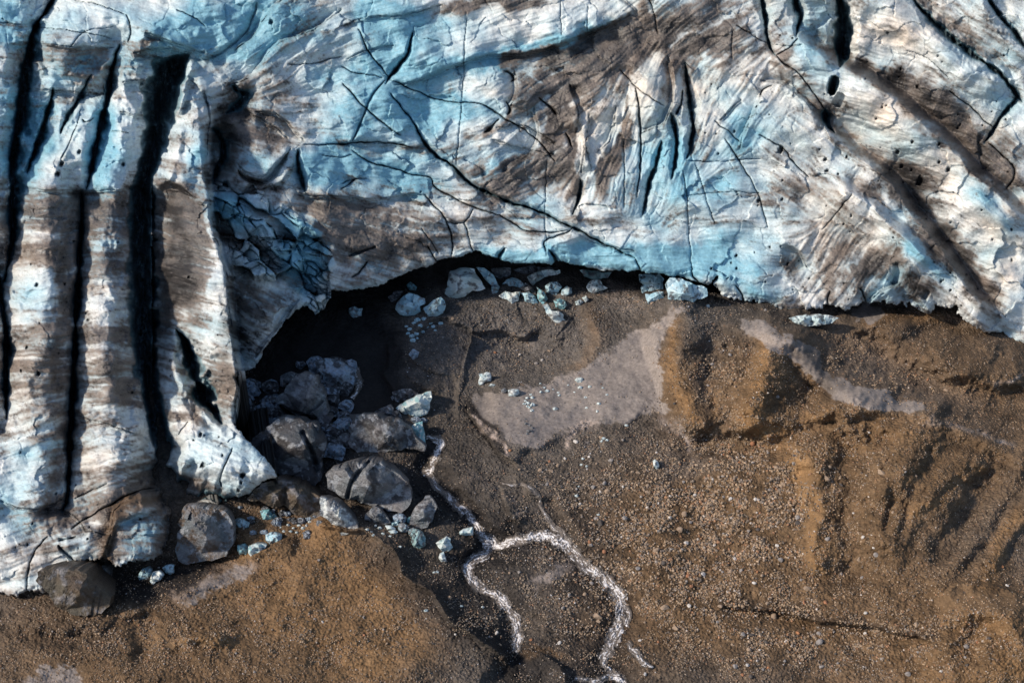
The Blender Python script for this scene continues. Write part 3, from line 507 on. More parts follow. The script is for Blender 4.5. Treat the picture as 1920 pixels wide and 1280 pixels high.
# --- dirt, blue and warm tints: dirty and clean bands, with shade painted in beside some fins
D = lambda s, wd, a: I.stroke(dirt, P(s), wd, a)
for x, y, rx, ry, a, q in ((140, 110, 110, 26, 4, .35), (150, 400, 130, 44, 3, .75), (130, 470, 120, 30, 0, .25), (60, 550, 46, 50, 0, -.55), (60, 680, 44, 70, 0, .40), (200, 445, 40, 24, 0, -.45), (205, 500, 44, 20, 0, .35), (195, 580, 42, 20, 0, -.4), (205, 630, 50, 26, 0, .45), (215, 720, 44, 36, 0, .45), (210, 820, 70, 40, 10, -.25), (350, 470, 44, 90, 0, .85), (415, 520, 16, 70, 10, -.7), (395, 630, 36, 24, 20, -.35), (420, 710, 24, 60, -10, .6), (410, 860, 80, 46, 30, -.5), (30, 900, 50, 60, 0, -.5), (80, 940, 44, 60, 0, .2), (220, 920, 80, 40, -20, .2), (40, 1080, 60, 30, 0, -.3), (260, 1000, 40, 40, 0, -.15), (200, 30, 180, 46, 0, -.55), (350, 60, 60, 36, 10, -.35), (270, 85, 30, 12, -20, .7), (140, 270, 120, 90, 0, -.55), (230, 270, 30, 70, 0, -.5), (370, 290, 24, 50, 0, -.35), (340, 620, 16, 40, 0, -.5),
   (500, 180, 70, 50, 0, .3), (500, 250, 70, 34, 15, .55), (440, 240, 30, 80, 0, .6), (470, 30, 80, 60, 0, -.3), (560, 30, 50, 40, 0, .05), (600, 150, 60, 60, 0, -.25), (600, 310, 44, 44, 0, -.5), (430, 395, 40, 40, 0, -.25), (570, 470, 44, 36, 0, -.6), (590, 535, 26, 40, 0, -.5), (500, 450, 26, 30, 0, -.5), (480, 560, 60, 60, 30, .55), (450, 460, 40, 24, 30, .35), (500, 540, 36, 16, 20, -.35), (500, 360, 50, 22, 20, .3), (525, 315, 24, 34, 30, -.1),
   (740, 20, 110, 34, -10, -.55), (1010, 50, 190, 34, -15, -.85), (930, 8, 100, 12, -4, .95), (780, 100, 140, 46, -15, -.6), (720, 220, 90, 50, 0, -.45), (860, 220, 90, 40, 0, -.4), (930, 165, 30, 34, 0, -.8), (1060, 150, 110, 50, -20, .85), (1150, 90, 90, 34, -25, .75), (1020, 230, 60, 60, 0, .45), (965, 262, 50, 24, 10, -.7), (960, 340, 90, 40, -30, .55), (1050, 300, 36, 60, -20, .5), (750, 315, 90, 30, 12, -.45), (700, 395, 130, 22, 12, .25), (680, 425, 120, 40, 10, .75), (640, 470, 70, 40, 10, .6), (760, 470, 80, 30, 0, .55), (880, 430, 90, 22, 10, .4), (1000, 425, 90, 24, 10, .05), (820, 350, 60, 20, 15, .2), (1090, 280, 12, 56, 0, -.6), (1140, 235, 22, 50, 10, -.7), (1220, 175, 24, 64, 8, -.75), (1140, 320, 24, 60, 10, .6), (1170, 260, 12, 60, 10, .5), (1240, 320, 60, 60, 0, -.25), (1000, 480, 120, 14, 3, -.6), (1200, 480, 190, 36, 4, -.85), (870, 490, 50, 12, -10, -.1), (1290, 70, 110, 70, -20, .75), (1330, 160, 50, 40, 0, -.3), (1390, 230, 44, 50, 0, -.45), (1480, 220, 60, 60, 0, -.15), (1370, 350, 90, 60, 0, -.15), (1480, 355, 50, 26, 0, .45), (1460, 60, 60, 40, 0, -.1), (1540, 50, 30, 50, 0, -.2), (1670, 60, 80, 44, 20, -.3), (1650, 140, 70, 20, 20, .65), (1730, 190, 70, 40, 20, .55), (1790, 230, 60, 40, 40, .4), (1660, 230, 70, 44, 40, -.65), (1750, 290, 50, 34, 30, -.45), (1690, 340, 60, 50, 30, .65), (1860, 300, 60, 60, 0, .35), (1760, 90, 70, 30, 40, -.35), (1870, 160, 40, 60, 0, -.25), (1870, 50, 40, 50, 0, .1), (1870, 480, 50, 110, -25, -.5), (1790, 480, 40, 110, -38, .55), (1640, 500, 60, 40, -40, .65), (1560, 500, 50, 50, -30, .25), (1720, 545, 40, 30, 0, .6), (1740, 490, 20, 70, -50, -.6), (1390, 535, 70, 22, 8, -.6), (1460, 570, 30, 14, 10, .5), (1600, 440, 70, 36, 0, -.15), (1690, 410, 60, 24, 45, -.4), (1560, 380, 60, 40, 40, .2), (1400, 450, 90, 40, 0, -.25), (1490, 490, 20, 24, 0, .6), (1560, 555, 60, 16, 0, .1), (1665, 545, 40, 14, 20, -.4)):
    I.blob(dirt, x, y, rx, ry, a, q)
for s, wd, a in (("205,1045 196,1005 212,960 262,926 300,918", 16, .9), ("940,115 1040,98 1130,65 1205,25", 14, .9), ("880,262 930,242 965,205", 7, .6), ("900,300 960,285 1020,268", 9, .45), ("930,370 1000,330 1050,290", 14, .4), ("1040,210 1062,250 1070,300 1085,340", 12, .6), ("640,275 740,280 800,276", 8, .35), ("640,350 700,340 770,345", 10, .25), ("1600,520 1625,490 1660,475 1700,495", 12, .5), ("1573,470 1553,520 1545,555", 9, .45), ("1640,420 1600,450 1570,480", 12, .35), ("400,430 420,500 432,590 440,660", 8, -.4), ("305,345 340,362 380,392", 10, .4), ("100,460 115,520 112,570", 14, .5), ("110,610 100,670 95,740", 18, .4), ("60,830 100,815 130,790", 10, .35), ("290,870 280,820 270,770", 8, -.3), ("1720,180 1790,215 1850,280 1920,350", 14, .4), ("1700,215 1750,255 1800,305 1850,360 1900,415", 9, .35), ("1560,265 1620,320 1670,360 1710,430", 9, .35), ("1630,395 1680,445 1730,500", 8, .3), ("1450,110 1500,150 1545,210", 12, .4), ("1340,80 1420,90 1460,100", 20, .3), ("620,540 700,515 780,490", 12, .25), ("560,350 600,380 660,400", 12, .4), ("1283,125 1300,230 1290,290", 9, .3), ("330,610 320,670 350,735 410,800", 8, -.35), ("360,740 380,800 420,800", 12, .5), ("280,600 275,700 290,760", 20, .3)):
    D(s, wd, a)
for x, y, rx, ry, a, q in ((480, 40, 130, 80, -30, .6), (350, 70, 80, 50, 0, .5), (20, 40, 60, 60, 0, .5), (30, 250, 60, 120, 0, .7), (120, 200, 60, 100, 0, .25), (190, 280, 30, 100, 0, .7), (230, 300, 40, 60, 0, .35), (370, 320, 30, 60, 0, .6), (740, 30, 100, 40, 0, .7), (720, 110, 110, 36, -15, .8), (840, 130, 100, 24, -12, .8), (1040, 85, 170, 18, -15, .9), (740, 210, 110, 50, 0, .6), (620, 310, 60, 50, 0, .7), (740, 300, 130, 40, 0, .45), (870, 200, 80, 30, 0, .45), (760, 350, 120, 20, 0, .5), (570, 480, 50, 80, 0, .8), (480, 300, 30, 24, 0, .6), (430, 400, 40, 40, 0, .5), (1240, 330, 60, 110, 0, .55), (1390, 240, 50, 50, 0, .55), (1340, 340, 90, 60, 0, .45), (1250, 490, 160, 34, 5, 1.0), (1090, 480, 80, 30, 0, .7), (920, 485, 60, 16, 10, .6), (1010, 485, 60, 16, 0, .8), (1400, 470, 90, 40, 0, .5), (1740, 480, 24, 70, -45, .5), (1420, 545, 50, 20, 10, .6), (1840, 380, 20, 80, -45, .5), (1480, 210, 40, 40, 0, .25), (260, 990, 40, 50, 0, .3), (430, 850, 60, 40, 30, .3), (60, 930, 80, 90, 0, .35), (200, 450, 30, 30, 0, .4), (60, 560, 40, 40, 0, .2), (1530, 60, 60, 70, 0, .35), (1860, 120, 50, 60, 0, .3), (1660, 540, 60, 30, 0, .4), (950, 300, 50, 30, 0, .4), (1010, 400, 90, 30, 0, .4), (700, 490, 60, 20, 0, .3)):
    I.blob(blue, x, y, rx, ry, a, q)
for x, y, rx, ry, a, q in ((120, 90, 70, 40, 0, .4), (100, 300, 60, 60, 0, .4), (50, 480, 60, 70, 0, .6), (60, 700, 50, 90, 0, .6), (1130, 230, 80, 90, 0, .6), (1230, 160, 50, 90, 0, .9), (1340, 170, 50, 60, 0, .7), (1480, 220, 60, 60, 0, .5), (1660, 230, 80, 70, 40, .9), (1680, 60, 110, 60, 0, .7), (1770, 300, 80, 60, 30, .8), (1870, 480, 60, 130, 0, .8), (1600, 440, 90, 50, 0, .7), (1550, 390, 60, 60, 0, .5), (1480, 20, 60, 60, 0, .5), (1850, 220, 60, 70, 0, .6), (370, 750, 50, 60, 0, .6), (420, 690, 40, 60, 0, .4), (1200, 20, 60, 40, 0, .6), (940, 170, 40, 40, 0, .5), (200, 940, 60, 50, 0, .3), (900, 20, 90, 20, 0, .3)):
    I.blob(warm, x, y, rx, ry, a, q)
for x, y, rx, ry, a, q in ((1000, 12, 80, 12, -5, .4), (1080, 95, 110, 16, -20, .6), (1240, 70, 60, 24, -25, .5), (1640, 135, 70, 18, 20, .7), (1740, 180, 60, 34, 20, .6), (1700, 340, 50, 40, 20, .7), (1640, 500, 50, 30, -40, .6), (1720, 545, 40, 34, 0, .9), (1800, 500, 30, 100, -35, .5), (1860, 320, 50, 50, 0, .5), (440, 240, 34, 60, 0, .5), (340, 480, 30, 100, 0, .6), (430, 600, 30, 90, 0, .7), (460, 620, 40, 50, 0, .6), (300, 110, 40, 40, 0, .5), (1300, 60, 80, 40, -20, .35), (430, 180, 40, 40, 0, .5), (560, 350, 16, 40, 0, .5), (1490, 490, 24, 24, 0, .5), (110, 510, 16, 50, 0, .5), (100, 680, 16, 70, 0, .4), (390, 935, 70, 12, 0, .7), (1370, 120, 40, 24, 0, .3), (1050, 220, 30, 24, 0, .5), (590, 480, 5, 60, 0, .3)):
    I.blob(dark, x, y, rx, ry, a, q*.8)  # black grime, and painted shade beside the fins and under brows
for s_, wd, a in (("1010,150 1040,190 1050,240 1020,290 960,330 890,345", 7, .5), ("1040,170 1068,220 1075,280 1050,330 1000,370", 6, .5), ("990,140 1015,180 1020,230 985,280 920,310", 6, -.5), ("1030,160 1055,210 1060,260 1035,310 980,350", 5, -.45), ("900,300 960,270 1000,235", 8, -.5), ("860,330 940,310 1010,280", 6, .4), ("1150,215 1140,270 1110,320", 6, -.5), ("1180,180 1165,240 1150,300 1120,350", 6, .5), ("1205,210 1190,270 1175,330", 6, -.4), ("1130,70 1060,95 980,115", 5, .6), ("1200,70 1120,100 1040,130 970,150", 6, -.35), ("1230,90 1150,125 1080,150", 6, .5), ("1380,20 1320,50 1260,85", 5, -.5), ("1400,50 1340,80 1280,110", 5, .4), ("1350,10 1290,35 1230,60", 6, .5), ("1420,80 1360,105 1310,125", 5, -.4), ("600,380 680,400 770,410 860,430", 5, -.5), ("620,420 700,435 790,440", 5, -.35), ("640,450 720,465 800,462", 6, .4), ("1620,505 1640,480 1670,470", 4, -.5), ("1610,530 1625,500 1655,480", 4, .5), ("1590,540 1600,500 1630,470", 4, -.4), ("1480,440 1540,420 1600,430", 6, .35), ("1440,130 1490,160 1530,200", 5, .4), ("1660,150 1740,200 1800,250", 7, .45)):
    I.stroke(dirt, P(s_), wd, a)
for s_ in ("1500,85 1567,130 1653,178 1737,248 1800,308 1867,370 1930,440", "1530,230 1590,290 1663,345 1705,408 1777,490 1840,575", "1580,352 1633,392 1690,445 1745,500", "1660,-10 1763,62 1867,138"):
    q = P(s_); I.stroke(Hi, [(x-20, y+18) for x, y in q], 30, 1.3, False); I.stroke(dirt, [(x-9, y+9) for x, y in q], 9, -.45); I.stroke(dirt, [(x+20, y-17) for x, y in q], 17, .42)  # dirt along the ridges: lit crests painted cleaner, shaded backs darker
# --- plates: small tilted facets with hairline joints; then rough surface relief
f1, f2, cid, ox, oy = worley(I.xu/62, I.xv/46, 31); rr = np.random.default_rng(9)
tx = rr.normal(0, 1, 65536); ty = rr.normal(0, 1, 65536); tz = rr.normal(0, 1, 65536)
calm = np.zeros_like(U); I.blob(calm, 200, 600, 260, 420, 0, .75); plate = 1-np.clip(calm, 0, .8)
f1b, f2b, cidb, oxb, oyb = worley((I.wu*.8+I.wv*.35)/26, (I.wv-.3*I.wu)/19, 37)
pl_soft = sst(-.1, .5, fbm(U/150, V/120, 2, 95))
Hi += plate*(.42*(tx[cid]*ox + ty[cid]*oy) + .10*tz[cid])*(.4+.6*pl_soft) + .05*plate*(tx[cidb]*oxb+ty[cidb]*oyb)*pl_soft
# the shattered corner right of the fins: separate domed lumps with dark gaps between them
sm = np.zeros_like(U); W, m, _ = I.poly(P("400,335 440,345 475,352 520,395 560,400 600,430 618,480 620,560 600,590 575,580 560,545 520,520 470,520 430,490 408,430"), 10); sm[W] = m
qx = I.wu+6*fbm(U/46, V/46, 2, 5); qy = I.wv+6*fbm(U/46, V/46, 2, 6); xr = qx*.86+qy*.5; yr = qy*.86-qx*.5
g1, g2, gid, gx, gy = worley(xr/44, yr/23, 33); gap = (1-sst(.0, .16, g2-g1))*sst(-.35, .25, fbm(U/30, V/30, 2, 15))
h1, h2, hid, hx, hy = worley(xr/19+3, yr/15, 39); fm2 = sst(-.05, .15, pn(U/52, V/44, 17)); gapf = (1-sst(.0, .14, h2-h1))*fm2; gap = np.maximum(gap, .8*gapf)
Hi += sm*(.5*(.45-g1) + 1.6*(tx[gid]*gx+ty[gid]*gy) + 1.1*tz[gid] - 1.1*gap + fm2*(.45*tz[hid]+.8*(tx[hid]*hx+ty[hid]*hy)))
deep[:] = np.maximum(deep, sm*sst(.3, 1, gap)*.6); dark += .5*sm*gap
blue += sm*.22*(tz[gid] > -.2); dirt += sm*(.30*(tz[gid] < -.5) - .85*(tz[gid] > -.2))
for q_, wd_, h_ in (("100,165 88,210 70,255 50,300 30,335", 7, .9), ("205,112 190,132 165,160 140,182", 7, .8), ("202,160 185,195 165,225 140,250 120,290", 8, .8), ("150,200 130,230 100,270 75,300", 8, .7), ("40,270 25,320 12,370", 6, .9), ("30,190 15,225 0,270 -10,300", 8, .9), ("180,300 175,340 168,356", 6, .5), ("350,150 345,185 332,210", 6, .8), ("230,230 240,290 245,340", 10, .4)):
    I.stroke(Hi, P(q_), wd_, h_, False)
n50 = fbm(U/70, V/50, 3, 97)
jm = sst(.05, .35, fbm(U/60, V/60, 3, 91)); jn = (1-sst(.0, .06, f2-f1))*jm*plate
jb = (1-sst(.0, .10, f2b-f1b))*sst(.15, .45, fbm(U/45, V/45, 3, 93))*plate
Hi -= .14*jn + .03*jb
dark += .35*jn*sst(0, .5, n50) + .12*jb
Hi += 1.15*fbm(U/140, V/110, 3, 201, .55) + .12*fbm(I.wu/44, I.wv/36, 2, 211) + .022*fbm(U/11, V/10, 2, 221) + .014*pn(U/3.4, V/3.4, 231)
Hi += .15*band*(1-.4*np.clip(blue, 0, 1)) + .03*fine
rgh = np.clip(dirt, 0, 1); Hi += rgh*(.05*pn(U/4.2, V/3.6, 241)+.06*np.abs(pn(U/9, V/8, 242)))
# rounded brow above the front
e = np.clip(1-ld/16, 0, 1); Hi -= 1.0*(1-np.sqrt(np.clip(1-e*e, 0, 1)))*np.where(U < 440, .8, 1)
# --- base surface: the left icefall stands well forward of the central face
tc = -( np.array([0, 0, CAMZ])@np.array([0, -1.2, 1]) - (-1.2*122.5) )/(ray(U, V)@np.array([0, -1.2, 1]))
tl = -( np.array([0, 0, CAMZ])@np.array([0, -.52, 1]) - (-.52*84.5) )/(ray(U, V)@np.array([0, -.52, 1]))
xv = [-500, 0, 120, 220, 320, 427, 477, 512, 570, 645, 695, 700, 850, 905, 1000, 1300]; xb = [560, 520, 400, 394, 391, 402, 415, 427, 432, 439, 447, 800, 800, 800, 800, 800]
wv_ = [300, 260, 90, 30, 12, 5, 4, 4, 4, 4, 4, 4, 20, 20, 20, 20]
XB = np.interp(V, xv, xb) + 7*fbm(V/55, V*0, 3, 71)*sst(150, 300, V); WB = np.interp(V, xv, wv_)
wmix = .55*sst(1, -1, (I.wu-XB)/WB) + .45*sst(1, -1, (I.xu-XB-230)/np.maximum(230, WB))
T = tc + (tl-tc)*wmix
nd = np.linalg.norm(ray(U, V), axis=-1)
T = T - Hi/nd
Pi = (np.array([0, 0, CAMZ]) + ray(U, V)*T[..., None]).astype(np.float32)
# --- colour
I.blob(dirt, 200, 560, 230, 230, 0, .22, False); I.blob(dirt, 300, 1000, 200, 90, 0, .28, False); I.blob(dirt, 150, 880, 200, 160, 0, .20, False); I.blob(dirt, 60, 1070, 120, 50, 0, .25, False); I.blob(warm, 150, 900, 220, 200, 0, .25, False)
dirt0 = np.clip(.33 + .92*dirt, -.4, 1.2)
n40 = fbm(U/38, V/30, 4, 301); n8 = fbm(U/7, V/6, 3, 311)
bq = np.clip(blue, 0, 1); rq_ = sst(1400, 1500, U); dm = sst(.14, .90, dirt0 - .16*bq + .33*band*(1-.35*bq-.25*rq_) + .20*n40 + .14*fine*(1-.4*rq_*(1-lay)) + .20*n8)
CLEAN = np.array([.76, .785, .78]); BLUE = np.array([.13, .40, .54]); WARM = np.array([.74, .61, .49]); SKIRT_SHADE = np.array([.125, .098, .085]); BLACK = np.array([.022, .021, .022])
Ci = np.empty(U.shape+(3,), np.float32); Ci[:] = CLEAN
I.blob(blue, 300, 60, 340, 90, -4, .28); I.blob(blue, 760, 200, 190, 130, 0, .22)
bm = np.clip(.25 + 1.2*blue + .40*fbm(U/90, V/70, 4, 321) , 0, 1)
wm = np.clip(warm + .25*fbm(U/70, V/60, 3, 331), 0, 1)
put(Ci, np.clip(wm*.75, 0, 1)*(1-.6*np.clip(blue, 0, 1)), WARM); put(Ci, np.clip(bm*.85, 0, 1), BLUE)
dv = np.clip(.5+.55*band+.45*fine+.4*n8, 0, 1)[..., None]
dc = np.array([.052, .045, .044])*(1-dv)+np.array([.215, .172, .146])*dv
Ci = Ci*(1-(dm*.92)[..., None]) + dc*(dm*.92)[..., None]; put(Ci, dm*wm*.35, np.array([.24, .165, .11]))
speck = sst(.32, .75, pn(U/3.0, V/3.0, 341)+.4*n40+.25*n8)*.55*np.clip(.5+dirt0, 0, 1)
film = sst(.35, 1.15, .38*band+.42*n40+.35*fine+.30*n8+.55*dirt0)*.55
km = np.clip(dark*1.05*(.75+.5*n40+.3*fine) + speck*.8 + film, 0, .95); put(Ci, km, BLACK)
Ci *= (1+.16*n8+.12*fine)[..., None].clip(.5, 1.5)
put(Ci, sst(.05, .5, deep)*.6, np.array([.09, .26, .34])); put(Ci, sst(.4, .95, deep)*.9, np.array([.030, .046, .056])); put(Ci, sst(.35, .9, deep)*sst(.1, .7, fbm(U/9, V/26, 3, 152))*.6, np.array([.13, .20, .24]))  # blue walls; bottoms near-black, the crevasse shade put into the colour
# brown silt drapes on the low ice at the left
W, m, _ = I.poly(P("195,1055 185,1010 205,955 262,922 300,925 270,945 225,985 212,1050"), 8); put(Ci, m*.75, (.12, .075, .042), W)
# --- faces: keep the ice side of the front; skirt it backwards into the dark under the brow
fm = ins[:-1, :-1] & ins[1:, :-1] & ins[1:, 1:] & ins[:-1, 1:]
nvi, nui = U.shape; idx = np.arange(nvi*nui, dtype=np.int32).reshape(nvi, nui)
FQ = [quads(nvi, nui, fm)]
pad = np.pad(fm, 1)
E = []
m = fm & ~pad[2:, 1:-1]; E.append(np.stack([idx[1:, :-1][m], idx[1:, 1:][m]], -1))
m = fm & ~pad[:-2, 1:-1]; E.append(np.stack([idx[:-1, 1:][m], idx[:-1, :-1][m]], -1))
m = fm & ~pad[1:-1, 2:]; E.append(np.stack([idx[1:, 1:][m], idx[:-1, 1:][m]], -1))
m = fm & ~pad[1:-1, :-2]; E.append(np.stack([idx[:-1, :-1][m], idx[1:, :-1][m]], -1))
E = np.vstack(E); bv, inv = np.unique(E, return_inverse=True); inv = inv.reshape(-1, 2)
Vi = Pi.reshape(-1, 3); base = len(Vi); B0 = Vi[bv]; nb = len(bv)
lipf = np.zeros(U.shape, np.float32); lipf[Wl] = lipd; gv_ = np.gradient(lipf, axis=0); gu_ = np.gradient(lipf, axis=1)
upw = sst(.05, .6, (gv_/np.maximum(np.hypot(gv_, gu_), 1e-6)).ravel()[bv])[:, None]      # where the rim faces away from below, the ice drops straight down behind it
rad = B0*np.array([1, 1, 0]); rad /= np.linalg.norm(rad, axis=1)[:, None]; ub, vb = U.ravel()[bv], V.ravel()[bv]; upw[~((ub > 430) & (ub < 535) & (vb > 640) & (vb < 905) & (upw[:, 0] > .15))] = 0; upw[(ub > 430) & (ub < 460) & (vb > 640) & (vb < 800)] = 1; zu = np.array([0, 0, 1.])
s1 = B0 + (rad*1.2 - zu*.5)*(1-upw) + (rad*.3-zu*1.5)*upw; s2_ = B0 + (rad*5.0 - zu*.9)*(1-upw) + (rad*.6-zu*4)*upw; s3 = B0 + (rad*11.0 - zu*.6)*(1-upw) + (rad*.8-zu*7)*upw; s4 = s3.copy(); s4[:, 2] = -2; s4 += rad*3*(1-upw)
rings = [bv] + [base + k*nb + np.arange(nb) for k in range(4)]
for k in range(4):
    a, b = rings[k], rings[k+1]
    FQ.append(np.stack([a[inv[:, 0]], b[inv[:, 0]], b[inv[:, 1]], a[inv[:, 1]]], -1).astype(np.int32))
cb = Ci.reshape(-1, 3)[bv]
Vx = np.vstack([Vi, s1, s2_, s3, s4]); Cx = np.vstack([Ci.reshape(-1, 3), cb*.6, np.tile(SKIRT_SHADE*.5, (nb, 1)), np.tile(SKIRT_SHADE*.6, (nb, 1)), np.tile(SKIRT_SHADE*.5, (nb, 1))])  # skirt under the brow darkened, its shade painted into the colour
wl_ = np.tile((ub > 425) & (ub < 540) & (vb > 600) & (vb < 910), 4); Cx[len(Vi):][wl_] = (.014, .015, .017)  # skirt beside the cave painted near-black to merge with the cave shade
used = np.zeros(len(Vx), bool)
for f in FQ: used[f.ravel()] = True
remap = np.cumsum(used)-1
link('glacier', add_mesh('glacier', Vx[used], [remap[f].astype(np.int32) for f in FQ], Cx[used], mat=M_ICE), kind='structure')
# ------------------------------------------------------------------ loose ice: every block is a thing of its own
ICE_TINT = {'blue': (.46, .62, .69), 'pale': (.66, .70, .69), 'teal': (.25, .46, .50), 'grey': (.205, .198, .205), 'dark': (.05, .048, .052), 'brown': (.115, .082, .058), 'frost': (.36, .43, .53), 'clear': (.30, .42, .42), 'slate': (.085, .085, .095)}
def inside(px, py, poly):
    c = np.zeros(np.shape(px), bool); n = len(poly)
    for k in range(n):
        (ax, ay), (bx, by) = poly[k], poly[(k+1) % n]
        if ay == by: continue
        c ^= ((ay > py) != (by > py)) & (px < (bx-ax)*(py-ay)/(by-ay)+ax)
    return c
block_n = [0]
def block(label, outline, tint, apex=None, second=None, dirtiness=.25, group=None, name='ice_block', cat='ice block', tilt=52, height=.42, lift=0.0, creases=None, tgt=2.2, slots=()):
    """a broken lump of ice: a facetted front over its outline, a tapering back that runs down into the ground"""
    block_n[0] += 1; sd = block_n[0]; r = np.random.default_rng(sd*13+1)
    o = np.array(P(outline)); c = o.mean(0); size = np.sqrt(np.prod(np.ptp(o, axis=0)))
    if (np.sum(o[:, 0]*np.roll(o[:, 1], -1)-np.roll(o[:, 0], -1)*o[:, 1])) < 0: o = o[::-1]
    pts = []
    for k in range(len(o)):                                   # broken, slightly ragged edges
        a, b = o[k], o[(k+1) % len(o)]; L = np.hypot(*(b-a)); n = max(1, int(L/7)); nn = np.array([b[1]-a[1], a[0]-b[0]])/max(L, 1e-6)
        for q in range(n):
            pts.append(a+(b-a)*q/n + (nn*r.normal(0, min(2.6, L*.07)) if q else 0))
    o = np.array(pts); ppm = 1/(2*TH*150/1920)                # survey units per metre
    hs = size/ppm*height
    if apex is None:
        apex = []
        for _ in range(40):
            q = c + (r.normal(0, .24, 2)+np.array([0, .12]))*np.ptp(o, axis=0)
            if inside(q[0], q[1], o) and np.min(np.hypot(*(o-q).T)) > size*.17 and all(np.hypot(q[0]-z[0], q[1]-z[1]) > size*.28 for z in apex):
                apex.append((q[0], q[1], r.uniform(.4, 1.0)))
            if len(apex) >= (6 if size > 60 else (4 if size > 34 else 3)): break
        if not apex: apex = [(c[0], c[1], .8)]
    V2 = [Vector(q) for q in o] + [Vector(a[:2]) for a in apex]; n0 = len(o)
    ed = [(k, (k+1) % n0) for k in range(n0)] + [(n0+a, n0+b) for a, b in (creases or [])]
    res = delaunay_2d_cdt(V2, ed, [], 1, 1e-4)
    vv = np.array([tuple(q) for q in res[0]]); src = res[3]; F = np.array([f for f in res[2] if len(f) == 3])
    hz = np.array([max([apex[k-n0][2] if k >= n0 else 0 for k in s] or [0]) for s in src])*hs
    X = np.c_[vv, hz]
    if group == 'broken ice blocks under the central ice front': dirtiness += .03 if size > 26 else .12; second = 'slate' if block_n[0] % 2 else 'grey'
    clean = tint in ('pale', 'blue', 'teal', 'clear') and size < 90
    lv = 4 if size > 60 or (clean and size > 26) else (3 if size > 22 else 2)
    for _ in range(lv):                                       # split each facet into four, several times
        e = np.sort(np.vstack([F[:, [0, 1]], F[:, [1, 2]], F[:, [2, 0]]]), axis=1); ue, iv_ = np.unique(e, axis=0, return_inverse=True); iv_ = iv_.ravel()
        mid = (X[ue[:, 0]]+X[ue[:, 1]])/2; m = len(F); b0 = len(X); a, b, cc = b0+iv_[:m], b0+iv_[m:2*m], b0+iv_[2*m:]
        X = np.vstack([X, mid]); F = np.vstack([np.c_[F[:, 0], a, cc], np.c_[a, F[:, 1], b], np.c_[cc, b, F[:, 2]], np.c_[a, b, cc]])
    e = np.vstack([F[:, [0, 1]], F[:, [1, 2]], F[:, [2, 0]]]); es = np.sort(e, axis=1); _, ix, ct = np.unique(es, axis=0, return_index=True, return_counts=True)
    be = e[ix[ct == 1]]; nxt = dict(map(tuple, be)); st = be[0, 0]; loop = [st]
    while nxt.get(loop[-1]) not in (None, st) and len(loop) < 9999: loop.append(nxt[loop[-1]])
    loop = np.array(loop)
    ou, ov = X[:, 0].copy(), X[:, 1].copy()
    rimd = np.min(np.hypot(X[:, None, 0]-o[None, :, 0], X[:, None, 1]-o[None, :, 1]), axis=1) if len(X) < 20000 else np.full(len(X), 99.)
    k = np.clip(rimd/(size*.12), 0, 1)
    X[:, 2] += hs*.07*(np.sqrt(1-(1-k)**2))                   # blunt shoulders
    X[:, 2] += hs*(.06*fbm(ou/(size*.30), ov/(size*.30), 3, sd)+(.012 if clean else .05)*fbm(ou/(size*.08), ov/(size*.08), 3, sd+3))*np.minimum(1, k*2)
    f1_, f2_, ci_, xx, yy = worley((ou*.8+ov*.3)/(size*.40)+sd, (ov*.9-ou*.2)/(size*.30), sd)
    rq = np.random.default_rng(sd); X[:, 2] += hs*(.30 if clean else .26)*k*(rq.normal(0, 1, 65536)[ci_]*xx+rq.normal(0, 1, 65536)[ci_]*yy)
    if not clean and size > 24:                               # split along flat planes
        for j_ in range(8):                                   # the first two make an undercut foot and a shaded right-hand face
            an = [1.45, .25][j_]+rq.uniform(-.25, .25) if j_ < 2 else rq.uniform(0, 6.283)
            sl_ = 3.4 if j_ < 2 else rq.uniform(1.2, 3.2); lim = hs*((1.15 if j_ < 2 else rq.uniform(.75, 1.2)) - sl_*((ou-c[0])*math.cos(an)+(ov-c[1])*math.sin(an)*1.2)/size)
            X[:, 2] = np.where(X[:, 2] > lim, np.maximum(lim, hs*.04) + (X[:, 2]-lim)*.16, X[:, 2])
    for sp, hw, dp in slots:                                  # clefts and split faces
        sp = smooth(P(sp), 4); dmin = np.full(len(X), 99.)
        for q in range(len(sp)-1):
            ab = sp[q+1]-sp[q]; tt = np.clip(((ou-sp[q, 0])*ab[0]+(ov-sp[q, 1])*ab[1])/max(ab@ab, 1e-9), 0, 1)
            dmin = np.minimum(dmin, np.hypot(ou-sp[q, 0]-tt*ab[0], ov-sp[q, 1]-tt*ab[1]))
        X[:, 2] -= hs*dp*np.clip(1-dmin/hw, 0, 1)
    # stand it on the ground
    jb = int(np.argmax(o[:, 1])); bu, bv_ = o[jb]; zb = float(Hat(np.array([bu]), np.array([bv_]))[0]) - .08 + lift
    C0 = on_height(np.array([bu]), np.array([bv_]), zb)[0]
    t = math.radians(tilt); n = np.array([0, -math.sin(t), math.cos(t)])
    Pw = on_plane(ou, ov, n, n@C0); dv = -ray(ou, ov); dv /= np.linalg.norm(dv, axis=1)[:, None]
    Pw = Pw + dv*X[:, 2:3]
    cen = Pw.mean(0); B = Pw[loop]; th = size/ppm
    r1 = B + np.array([0, .35, -.22])*th*.5; r2 = cen + (B-cen)*.72 + np.array([0, .85, -.5])*th*.75
    allv = np.vstack([Pw, r1, r2, (r2.mean(0))[None]]); b1 = len(Pw); nl = len(loop); ii = np.arange(nl); jj = (ii+1) % nl
    Q = [F, np.stack([loop[ii], b1+ii, b1+jj, loop[jj]], -1), np.stack([b1+ii, b1+nl+ii, b1+nl+jj, b1+jj], -1), np.stack([b1+nl+ii, np.full(nl, b1+2*nl), b1+nl+jj], -1)]
    A = np.array(ICE_TINT[tint]); S = np.array(ICE_TINT[second or 'dark'])
